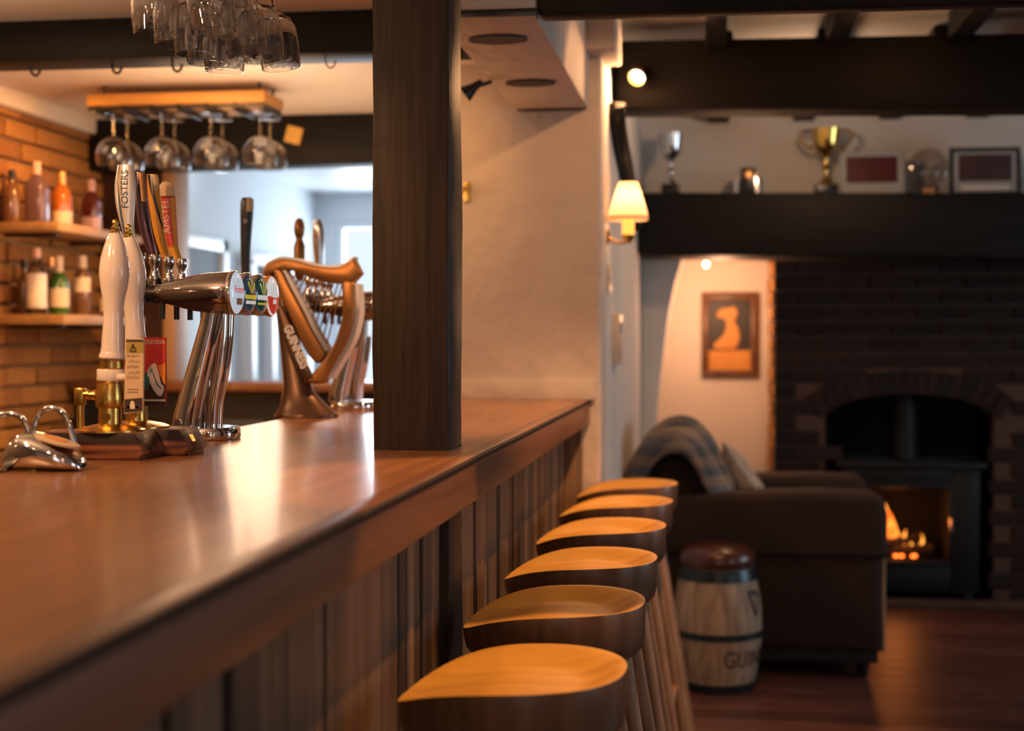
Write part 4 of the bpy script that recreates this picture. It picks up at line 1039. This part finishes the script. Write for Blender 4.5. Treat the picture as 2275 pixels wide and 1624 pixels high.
# sconce
sn = thing('wall_sconce', 'lit wall sconce with a cream parchment shade and candle tube at the wall corner', 'wall lamp', (-.30, 4.74, 1.62))
sx, sy = -.298, 4.76
B().lathe([(.063, 1.676), (.0655, 1.690), (.0640, 1.702), (.033, 1.800), (.031, 1.803)], (sx, sy, 0), seg=36, cap=False).obj('shade', 'shade', sn)
B().lathe([(.0655, 1.676), (.0668, 1.683), (.0655, 1.691)], (sx, sy, 0), seg=36, cap=False).obj('shade_trim', 'shade', sn)
B().lathe([(.0, 1.628), (.019, 1.628), (.021, 1.632), (.020, 1.690), (.0, 1.692)], (sx, sy, 0), seg=24).obj('candle_tube', 'candle', sn)
B().lathe([(.0, 1.692), (.009, 1.694), (.014, 1.708), (.012, 1.724), (0, 1.74)], (sx, sy, 0), seg=18).obj('bulb', 'bulb', sn)
B().lathe([(.006, 1.600), (.012, 1.606), (.022, 1.620), (.023, 1.628), (.0, 1.628)], (sx, sy, 0), seg=24).obj('drip_cup', 'brass', sn)
B().tube(spline([(-.367, sy, 1.622), (-.340, sy, 1.606), (-.315, sy, 1.602), (sx, sy, 1.606)], 5), .005, 10).obj('arm', 'brass', sn)
B().lathe([(.026, 0), (.026, .005), (.015, .009), (0, .010)], (-.369, sy, 1.622), 'X', 20).obj('wall_plate', 'brass', sn)
# curved timber brace high on the side wall
B_ = B().tube(spline([(-.345, 4.86, 2.078), (-.345, 4.90, 2.03), (-.345, 5.08, 1.975), (-.345, 5.30, 1.93), (-.345, 5.60, 1.84), (-.345, 5.80, 1.74)], 6), [.03] * 31, 12)
tag(B_.obj('timber_brace', 'darkbeam_y'), 'crooked black timber brace on the side wall below the spotlight', 'brace')
tag(B().box(-.371, -.345, 4.83, 4.98, 2.03, 2.082, .006).obj('timber_bracket', 'darkbeam_y'), 'short black timber block under the broad cross beam at the side wall', 'bracket')
ts = thing('wall_switch', 'cream switch plate, upper one on the side wall below the sconce', 'switch', (-.37, 4.85, 1.47))
B().box(-.3705, -.362, 4.78, 4.88, 1.44, 1.53, .002).obj('plate', 'switch', ts)
B().box(-.3625, -.358, 4.82, 4.84, 1.475, 1.495, .001, 1).obj('rocker', 'white', ts)
ts = thing('control_panel', 'tall cream control box on the side wall above the throw', 'control box', (-.37, 5.1, 1.27))
B().box(-.3705, -.345, 5.02, 5.20, 1.19, 1.37, .004).obj('box', 'switch', ts)
B().box(-.3455, -.343, 5.06, 5.14, 1.30, 1.34, .001, 1).obj('display', 'greyblind', ts)
# small bulb under the mantel (lamp that lights the recess)
dl = thing('recess_lamp', 'tiny lit bulb peeping below the mantel beam above the picture', 'lamp', (-.05, 7.1, 1.68))
B().lathe([(.015, 1.660), (.015, 1.72), (.012, 1.79)], (-.06, 7.15, 0), seg=18).obj('holder', 'brass', dl)
B().lathe([(0, 1.632), (.010, 1.636), (.014, 1.648), (.010, 1.664), (0, 1.668)], (-.06, 7.15, 0), seg=16).obj('bulb', 'bulb', dl)

# ------------------------------------------------------------------ picture in the recess
pc = thing('framed_picture', 'brown-framed picture with an amber seated shape on the recess wall', 'picture', (.06, 7.655, 1.08))
fr = B().box(-.087, .208, 7.625, 7.660, 1.48, 1.522, .006).box(-.087, .208, 7.625, 7.660, 1.078, 1.112, .006).box(-.087, -.050, 7.625, 7.660, 1.10, 1.49, .006).box(.170, .208, 7.625, 7.660, 1.10, 1.49, .006)
fr.obj('frame', 'frame_brown', pc)
cv = B().box(-.055, .175, 7.648, 7.655, 1.105, 1.49).obj('canvas', 'picdark', pc)
am = B().box(-.066, .186, 7.642, 7.648, 1.108, 1.215)
fig = [(-.01, 1.225), (-.025, 1.245), (.0, 1.27), (.03, 1.30), (.042, 1.35), (.030, 1.385), (.002, 1.385), (-.006, 1.41), (.014, 1.435), (.05, 1.44), (.085, 1.445), (.10, 1.42), (.095, 1.39), (.085, 1.37), (.105, 1.33), (.112, 1.28), (.100, 1.24), (.08, 1.222)]
am.prism(HX(fig, 4), 7.640, 7.648, 'XZ', .002, 1)
am.obj('painted_shape', 'picamber', cv)

# ------------------------------------------------------------------ trophies on the mantel
mz = lambda x: 1.950 - .060 * (x + .365) / 3.755 + .0005
ty = 6.70
def cup(label, x, h, bowlr, mat, base_w, base_h, handles, bowl_frac=.42):
    c = thing('trophy_cup', label, 'trophy', (x, ty, mz(x)))
    z = mz(x)
    B().box(x - base_w, x + base_w, ty - base_w, ty + base_w, z, z + base_h, .004).obj('base', 'black', c)
    b0 = z + base_h; H = h - base_h; bz = b0 + H * (1 - bowl_frac)
    B().lathe([(bowlr * .55, b0), (bowlr * .5, b0 + .008), (bowlr * .2, b0 + H * .12), (bowlr * .14, b0 + H * .25), (bowlr * .26, b0 + H * .30), (bowlr * .14, b0 + H * .36), (bowlr * .2, bz - H * .06), (bowlr * .34, bz)], (x, ty, 0), seg=28).obj('stem', mat, c)
    B().lathe([(bowlr * .30, bz), (bowlr * .62, bz + H * .07), (bowlr * .82, bz + H * .17), (bowlr * .88, bz + H * .28), (bowlr, b0 + H), (bowlr * .96, b0 + H), (bowlr * .8, bz + H * .2), (0, bz + .01)], (x, ty, 0), seg=32).obj('bowl', mat, c)
    if handles:
        for s in (-1, 1):
            pts = [(x + s * bowlr * .85, ty, bz + H * .12), (x + s * bowlr * 1.35, ty, bz + H * .18), (x + s * bowlr * 1.75, ty, bz + H * .32), (x + s * bowlr * 1.55, ty, bz + H * .42), (x + s * bowlr * .98, ty, b0 + H * .97)]
            B().tube(spline(pts, 5), bowlr * .10, 8).obj('handle', mat, c)
    return c
cup('silver trophy cup on a black base at the left of the mantel', -.222, .285, .060, 'silver', .042, .05, False, .50)
cup('gold two-handled trophy cup in the middle of the mantel', .488, .305, .068, 'goldcup', .052, .05, True, .46)
pq = thing('plaque', 'small black and silver plaque with a gold disc on the mantel', 'plaque', (.135, ty, mz(.135)))
zz = mz(.135)
B().loft([(.136, ty + .012, zz, .066, .012), (.136, ty + .012, zz + .06, .066, .012), (.136, ty + .012, zz + .105, .050, .012), (.136, ty + .012, zz + .125, .030, .012)], 24, power=3).obj('backing', 'silver', pq)
B().box(.103, .169, ty - .020, ty, zz, zz + .128, .006).obj('face', 'black', pq)
B().lathe([(.017, -.004), (.015, -.007), (0, -.008)], (.134, ty - .019, zz + .094), 'Y', 20).obj('disc', 'cap_copper', pq)
def photo(label, x0, x1, h, frm, pm, bw, mount=True):
    x = (x0 + x1) / 2; z = mz(x); p = thing('framed_photo', label, 'framed photo', (x, ty, z)); bt = B()
    R = (Vector((x, ty, z)), Matrix.Rotation(-.10, 4, 'X'))
    for a in ((x0, x1, z + h - bw, z + h), (x0, x1, z, z + bw), (x0, x0 + bw, z + bw, z + h - bw), (x1 - bw, x1, z + bw, z + h - bw)):
        bt.box(a[0], a[1], ty - .008, ty + .012, a[2], a[3], .003, 1, rot=R)
    bt.obj('frame', frm, p)
    B().box(x0 + bw, x1 - bw, ty - .002, ty + .008, z + bw, z + h - bw, rot=R).obj('mount', 'mount', p)
    m = .022
    B().box(x0 + bw + m, x1 - bw - m, ty - .0035, ty - .0015, z + bw + m + .028, z + h - bw - m * .6, rot=R).obj('photo', pm, p)
    if not mount: B().box(x0 + bw + m * 1.5, x1 - bw - m * 1.5, ty - .0035, ty - .0015, z + bw + .010, z + bw + .030, rot=R).obj('caption', 'label_white', p)
photo('grey-framed dark red team photo between gold cup and glass award on the mantel', .548, .842, .205, 'mount', 'photo_dark', .010)
photo('black-framed group photo at the right end of the mantel', 1.040, 1.352, .222, 'frame_black', 'photo_dark2', .018, False)
ga = thing('glass_award', 'round clear glass award on a dark base between the two framed photos', 'award', (.942, ty, mz(.942)))
zz = mz(.942)
B().box(.900, .990, ty - .025, ty + .025, zz, zz + .042, .005).obj('base', 'frame_black', ga)
B().box(.918, .972, ty - .027, ty - .024, zz + .008, zz + .034, .001, 1).obj('plate', 'cap_copper', ga)
B().lathe([(0, -.012), (.080, -.012), (.088, -.006), (.088, .006), (.080, .012), (0, .012)], (.942, ty, zz + .125), 'Y', 40).obj('disc', 'bottle_clear', ga)

# ------------------------------------------------------------------ stove
sv = thing('wood_stove', 'black iron stove with a glowing fire, set in the brick arch', 'stove', (.92, 7.1, 0))
X0, X1 = .60, 1.24
fb = B().box(X0, .685, 7.03, 7.12, .06, .66, .006).box(1.11, X1, 7.03, 7.12, .06, .66, .006).box(.685, 1.11, 7.03, 7.12, .575, .66, .006).box(.685, 1.11, 7.03, 7.12, .06, .20, .006)
fb.obj('front_frame', 'blackmetal', sv)
B().box(X0 - .03, X1 + .03, 7.00, 7.5, .655, .685, .006).obj('top_plate', 'blackmetal', sv)
B().box(.66, 1.14, 7.12, 7.50, .06, .19).box(.66, .68, 7.12, 7.5, .19, .65).box(1.115, 1.14, 7.12, 7.5, .19, .65).box(.66, 1.14, 7.48, 7.50, .19, .65).obj('firebox', 'soot', sv)
dr = B().box(.675, .70, 7.015, 7.035, .19, .585, .004).box(1.095, 1.12, 7.015, 7.035, .19, .585, .004).box(.70, 1.095, 7.015, 7.035, .56, .585, .004).box(.70, 1.095, 7.015, 7.035, .19, .212, .004).obj('door', 'blackmetal', sv)
B().box(.70, 1.095, 7.022, 7.026, .212, .56).obj('glass', 'pane', dr)
B().tube([(1.105, 7.0, .36), (1.105, 7.0, .42)], .009, 10).tube([(1.105, 7.0, .39), (1.105, 7.02, .39)], .006, 8).obj('handle', 'chrome', dr)
B().lathe([(.075, .685), (.07, 1.02)], (.92, 7.33, 0), seg=24).obj('flue', 'blackmetal', sv)
for sx_ in (X0 + .03, X1 - .07):
    B().box(sx_, sx_ + .04, 7.04, 7.09, 0, .065, .003).obj('leg', 'blackmetal', sv)
lg = [((.72, 7.22, .215), (1.04, 7.20, .235), .032), ((.74, 7.33, .222), (1.06, 7.30, .225), .036), ((.80, 7.18, .262), (1.02, 7.34, .285), .026)]
for i, (a, c, r) in enumerate(lg):
    A, C_ = Vector(a), Vector(c); P = [A.lerp(C_, k / 8) + Vector((0, 0, .004 * math.sin(k * 2.1))) for k in range(9)]
    tag(B().tube(P, [r * (1 + .08 * math.sin(k * 1.7)) for k in range(9)], 12).obj('log', 'log'), ['charred log lying across the front of the stove fire', 'thick charred log at the back of the stove fire', 'slanting charred log on top in the stove fire'][i], 'log', 'logs in the stove')
fl = thing('fire', 'orange flames burning on the logs inside the stove', 'fire', (.87, 7.26, .25))
rf = random.Random(9)
for i, (x, y, h, r) in enumerate(((.845, 7.24, .24, .036), (.880, 7.27, .19, .032), (.81, 7.26, .20, .034), (.770, 7.24, .12, .028), (.915, 7.25, .11, .022), (.945, 7.23, .05, .022), (.978, 7.24, .09, .013))):
    secs = []
    for k in range(10):
        t = k / 9
        secs.append((x + .018 * math.sin(t * 4 + i) * t + (.03 * t if i == 6 else -.01 * t), y + .01 * math.sin(t * 3 + i * 2) * t, .222 + h * t, r * (1 - t) ** .8 * (1 + .25 * math.sin(t * 7 + i)) + .001, r * .7 * (1 - t) ** .8 + .001))
    B().loft(secs, 14).obj('flame', 'flame', fl)
em = B()
for k in range(14): em.lathe([(0, -.009), (.011, -.004), (.012, .003), (0, .009)], (.76 + rf.random() * .22, 7.17 + rf.random() * .1, .208 + rf.random() * .006), seg=8)
em.obj('embers', 'ember', fl)
B_ = B().box(.30, 2.2, 6.96, 7.095, 0, .022, .004)
tag(B_.obj('hearth_slab', 'sootmortar'), 'low stone hearth slab in front of the stove', 'hearth')

# ------------------------------------------------------------------ armchair, throw, cushion
ac = thing('armchair', 'low brown upholstered armchair facing the stove', 'armchair', (.17, 5.9, 0))
def arm(y0, y1):
    zt = .70
    pr = [(-.20, .10), (.612, .10), (.618, .44), (.632, .47), (.634, .62), (.620, .672), (.585, .695), (.40, .700), (.05, .690), (-.20, .672)]
    b = B().prism(pr, y0, y1, 'XZ', .035, 4)
    return b
arm(5.46, 5.70).obj('arm', 'chairfab', ac); arm(6.14, 6.38).obj('arm', 'chairfab', ac)
roll = B().box(-.19, .634, 5.44, 5.72, .462, .470, .003).obj('piping', 'edge_dark', ac)
B().box(.612, .626, 5.47, 5.69, .10, .455, .006).obj('front_panel', 'stave', ac)
B().box(-.15, .60, 5.66, 6.18, .10, .30, .02).obj('seat_base', 'chairfab', ac)
B().box(-.10, .64, 5.685, 6.155, .29, .46, .045, 4).obj('seat_cushion', 'chairfab', ac)
bp = [(-.33, .10), (-.10, .10), (-.02, .62), (-.035, .70), (-.07, .765), (-.115, .815), (-.17, .832), (-.225, .815), (-.275, .755), (-.31, .66)]
B().prism(HX(bp, 3), 5.60, 6.26, 'XZ', .03, 3).obj('backrest', 'chairfab', ac)
B().box(-.30, .60, 5.48, 6.36, .055, .105, .004).obj('skirt', 'gap', ac)
for x in (-.24, .55):
    for yy in (5.52, 6.32): B().lathe([(.018, 0), (.026, .06)], (x, yy, 0), seg=14).obj('foot', 'black', ac)
def thr(u, v):
    a = v
    pts = [(-.385, .735), (-.335, .80), (-.285, .865), (-.225, .918), (-.155, .932), (-.095, .905), (-.045, .840), (-.005, .765), (.035, .690), (.06, .640)]
    P = TH[min(len(TH) - 1, int(round(a * (len(TH) - 1))))]
    P = P.lerp(Vector((-.15, 0, .66)), .30 * max(0, 1 - u / .13) ** 1.2)
    y = 5.50 + .66 * u
    w = .012 * math.sin(u * 17 + a * 5) + .008 * math.sin(u * 31)
    return Vector((P.x + w * .6, y + .02 * math.sin(a * 9), P.z + w - .02 * sm(0, .1, .1 - u)))
TH = spline([(-.345, 0, .70), (-.335, 0, .775), (-.285, 0, .865), (-.225, 0, .915), (-.155, 0, .930), (-.095, 0, .905), (-.045, 0, .845), (-.005, 0, .775), (.032, 0, .705), (.055, 0, .650)], 6)
tb = B().grid(thr, 40, 54)
to = tb.obj('throw_blanket', 'throw')
md = to.modifiers.new('thickness', 'SOLIDIFY'); md.thickness = .016; md.offset = -1
tag(to, 'grey and tan tartan throw draped over the armchair back', 'blanket')
cu = B(); n = 14
def pil_f(u, v, s):
    a, b = u * 2 - 1, v * 2 - 1
    t = .055 * (1 - a ** 4) ** .6 * (1 - b ** 4) ** .6
    pinch = 1 - .06 * (1 - a * a) - .06 * (1 - b * b)
    return Vector((s * t, a * .17 * (1 - .05 * (1 - b * b)), b * .17 * (1 - .05 * (1 - a * a))))
cu.grid(lambda u, v: pil_f(u, v, 1), n, n); cu.grid(lambda u, v: pil_f(u, v, -1), n, n)
bmesh.ops.remove_doubles(cu.bm, verts=cu.bm.verts, dist=1e-5); bmesh.ops.recalc_face_normals(cu.bm, faces=cu.bm.faces)
bmesh.ops.transform(cu.bm, matrix=Matrix.Translation((.125, 5.86, .645)) @ Matrix.Rotation(-.28, 4, 'Y') @ Matrix.Rotation(.70, 4, 'X') @ Matrix.Rotation(.25, 4, 'Z'), verts=cu.bm.verts)
tag(cu.obj('cushion', 'cushion'), 'grey patterned cushion leaning on the armchair back beside the throw', 'cushion')

# ------------------------------------------------------------------ barrel stool
bs = thing('barrel_stool', 'small oak keg stool with black hoops and dark red leather top', 'barrel stool', (0, 5.27, 0))
bc0 = Vector((.0, 5.27, 0))
def br_(z): return .128 + .034 * (1 - ((z - .23) / .23) ** 2)
pr = [(br_(z), z) for z in [.0 + .46 * k / 16 for k in range(17)]]
B().lathe([(0, 0.003)] + pr + [(0, .46)], bc0, seg=48).obj('staves', 'stave', bs)
for z0, z1 in ((.0, .035), (.198, .222), (.405, .447)):
    B().lathe([(br_(z0) + .001, z0), (br_(z0) + .004, z0 + .001), (br_((z0 + z1) / 2) + .0045, (z0 + z1) / 2), (br_(z1) + .004, z1 - .001), (br_(z1) + .001, z1)], bc0, seg=48, cap=False).obj('hoop', 'bluemetal', bs)
B().lathe([(.0, .447), (.130, .447), (.139, .458), (.141, .475), (.136, .497), (.118, .517), (.080, .528), (0, .531)], bc0, seg=48).obj('leather_top', 'leather', bs)
def wrap(px, py, pz, a0, zc):
    z = zc + py; r = br_(z) + .0012 + pz
    a = a0 + px / .155
    return Vector((bc0.x + r * math.sin(a), bc0.y - r * math.cos(a), z))
B().text('GUINNESS', .088, lambda x, y, z: wrap(x * .78, y, z, .13, .128), .0004, align='LEFT', sub=1).obj('lettering', 'ink', bs)
hb = B()
for poly in ([(-.03, .07), (.035, .06), (.045, .075), (.0, .085), (-.035, .085)], [(-.032, .075), (-.018, .075), (.012, .0), (.0, -.01)], [(.028, .062), (.040, .062), (.030, .02), (.012, -.012), (.004, -.004), (.022, .025)]):
    t = bmesh.new(); vs = [t.verts.new((p[0], p[1], 0)) for p in poly]; t.faces.new(vs)
    bmesh.ops.triangulate(t, faces=t.faces); bmesh.ops.subdivide_edges(t, edges=t.edges[:], cuts=3)
    for v in t.verts: v.co = wrap(v.co.x, v.co.y, .0005, .98, .29)
    hb._merge(t)
hb.obj('harp_emblem', 'ink', bs)

# ------------------------------------------------------------------ world, lamps, camera
w = bpy.data.worlds.new('daylight'); S.world = w; w.use_nodes = True
bg = w.node_tree.nodes['Background']; bg.inputs['Color'].default_value = (.80, .91, 1., 1); bg.inputs['Strength'].default_value = 1.1

def lamp(name, typ, loc, col, power, target=None, **kw):
    l = bpy.data.lights.new(name, typ); l.color = col; l.energy = power
    for k, v in kw.items(): setattr(l, k, v)
    o = bpy.data.objects.new(name, l); COL.objects.link(o); o.location = loc
    if target is not None:
        d = Vector(target) - Vector(loc); o.rotation_euler = d.to_track_quat('-Z', 'Y').to_euler()
    return o
WARM = (1., .48, .20); WARM2 = (1., .42, .11); DAY = (.70, .86, 1.)
def spot(name, loc, tgt, power, angle=70, blend=.5, size=.03, col=WARM):
    return lamp(name, 'SPOT', loc, col, power, tgt, spot_size=math.radians(angle), spot_blend=blend, shadow_soft_size=size)
# daylight through the windows
lamp('window_daylight', 'AREA', (3.62, 1.6, 1.4), DAY, 13, (0, 2.2, .9), shape='RECTANGLE', size=1.2, size_y=1.1)
lamp('window_daylight', 'AREA', (3.62, 5.1, 1.4), DAY, 27, (-.37, 5.4, 1.1), shape='RECTANGLE', size=1.2, size_y=1.1)
lamp('window_daylight', 'AREA', (.55, -2.85, 1.4), DAY, 8, (.0, 5, 1.2), shape='RECTANGLE', size=1.1, size_y=1.1)
lamp('window_daylight', 'AREA', (-1.65, 8.75, 1.48), (.84, .93, 1.), 95, (-1.65, 5, 1.4), shape='RECTANGLE', size=1.6, size_y=1.3)
# lamps of the room, and added fill lights
spot('stool_spot', (.12, 3.44, 2.27), (-.30, 3.62, .84), 110, 84, .6, .02)
spot('stool_spot', (.12, 2.20, 2.30), (-.27, 1.95, .84), 95, 37, .18, .02)
spot('wall_spot', (.12, 3.70, 2.27), (-.62, 4.52, 1.40), 17, 74, .4, .012)
spot('end_wall_spot', (-.78, 4.02, 2.02), (-.98, 4.52, 1.80), 5, 90, .9, .03, WARM2)
spot('beam_spot', (-.285, 4.90, 2.17), (-.42, 4.40, 1.80), 20, 150, .5, .03)
spot('brick_spot', (-1.95, 4.50, 2.06), (-2.5, 4.75, 1.45), 27, 125, .8, .03, WARM2)
lamp('brick_fill', 'POINT', (-2.15, 4.35, 1.12), WARM2, 3.5, shadow_soft_size=.03)  # unseen light added to brighten the lower bricks
spot('rack_spot', (-1.75, 4.15, 2.12), (-1.85, 4.75, 2.04), 9, 120, .8, .05, WARM2)
SERV = (1., .60, .34)
lamp('servery_fill', 'POINT', (-1.6, 4.85, 1.60), SERV, 18, shadow_soft_size=.25)  # this and the next three: unseen, added to brighten ceiling and glasses
lamp('servery_fill', 'POINT', (-1.95, 2.9, 1.85), SERV, 10, shadow_soft_size=.03)
lamp('servery_fill', 'POINT', (-1.35, 1.6, 1.88), SERV, 11, shadow_soft_size=.03)
lamp('servery_fill', 'POINT', (-1.5, 4.3, 1.85), SERV, 8, shadow_soft_size=.18)
spot('pump_spot', (-1.55, 1.0, 2.1), (-1.0, 2.25, 1.3), 56, 44, .5, .03)
spot('counter_fill', (-.75, 1.0, 2.12), (-.85, 1.9, 1.09), 15, 105, .8, .04)  # added overhead to brighten the counter top
lamp('room_lamp', 'POINT', (1.1, -.6, 2.2), WARM, 5, shadow_soft_size=.05)
lamp('room_lamp', 'POINT', (.2, -1.2, 2.2), WARM, 6, shadow_soft_size=.05)
lamp('room_lamp', 'POINT', (.35, 5.75, 2.20), SERV, 11., shadow_soft_size=.04)
lamp('joist_fill', 'POINT', (.55, 4.55, 2.2), WARM, 1.6, shadow_soft_size=.03)  # unseen light added to brighten the ceiling between the joists
for x, y, z in ((-2.35, .9, 1.75), (-1.9, 1.9, 1.95), (-.2, .4, 2.25), (-1.5, .3, 2.05), (.5, .9, 2.3), (-2.2, 2.2, 1.6)): lamp('glint_light', 'POINT', (x, y, z), SERV, 1.6, shadow_soft_size=.016)  # unseen points added for sparkle on the hanging glasses
lamp('sconce_bulb', 'POINT', (-.298, 4.76, 1.745), WARM, 1.2, shadow_soft_size=.012)
lamp('recess_bulb', 'POINT', (-.02, 7.14, 1.45), (1., .50, .26), 12, shadow_soft_size=.02)
lamp('fire_glow', 'POINT', (.86, 7.15, .40), (1., .26, .05), 2.5, shadow_soft_size=.06)
spot('chair_fill', (.75, 5.35, 2.36), (.25, 5.75, .7), 12, 75, .7, .03)  # added to brighten the tops of the chair arms

cam = bpy.data.cameras.new('camera'); co = bpy.data.objects.new('camera', cam); COL.objects.link(co)
F = 3160.
cam.sensor_width = 36.; cam.lens = F / 2275. * 36.
co.location = (0, 0, 1.29)
co.rotation_euler = (PI / 2 - math.atan(65 / F), 0, math.atan(458 / F))
cam.dof.use_dof = True; cam.dof.focus_distance = 2.6; cam.dof.aperture_fstop = 2.7
cam.clip_start = .05
S.camera = co
S.view_settings.view_transform = 'Standard'; S.view_settings.look = 'None'; S.view_settings.gamma = 1.
S.view_settings.use_curve_mapping = False
S.view_settings.exposure = 0.
S.cycles.use_denoising = True
S.cycles.max_bounces = 20; S.cycles.transmission_bounces = 18; S.cycles.diffuse_bounces = 4; S.cycles.glossy_bounces = 5; S.cycles.transparent_max_bounces = 32
S.cycles.caustics_reflective = False; S.cycles.caustics_refractive = False
S.cycles.sample_clamp_indirect = 6.
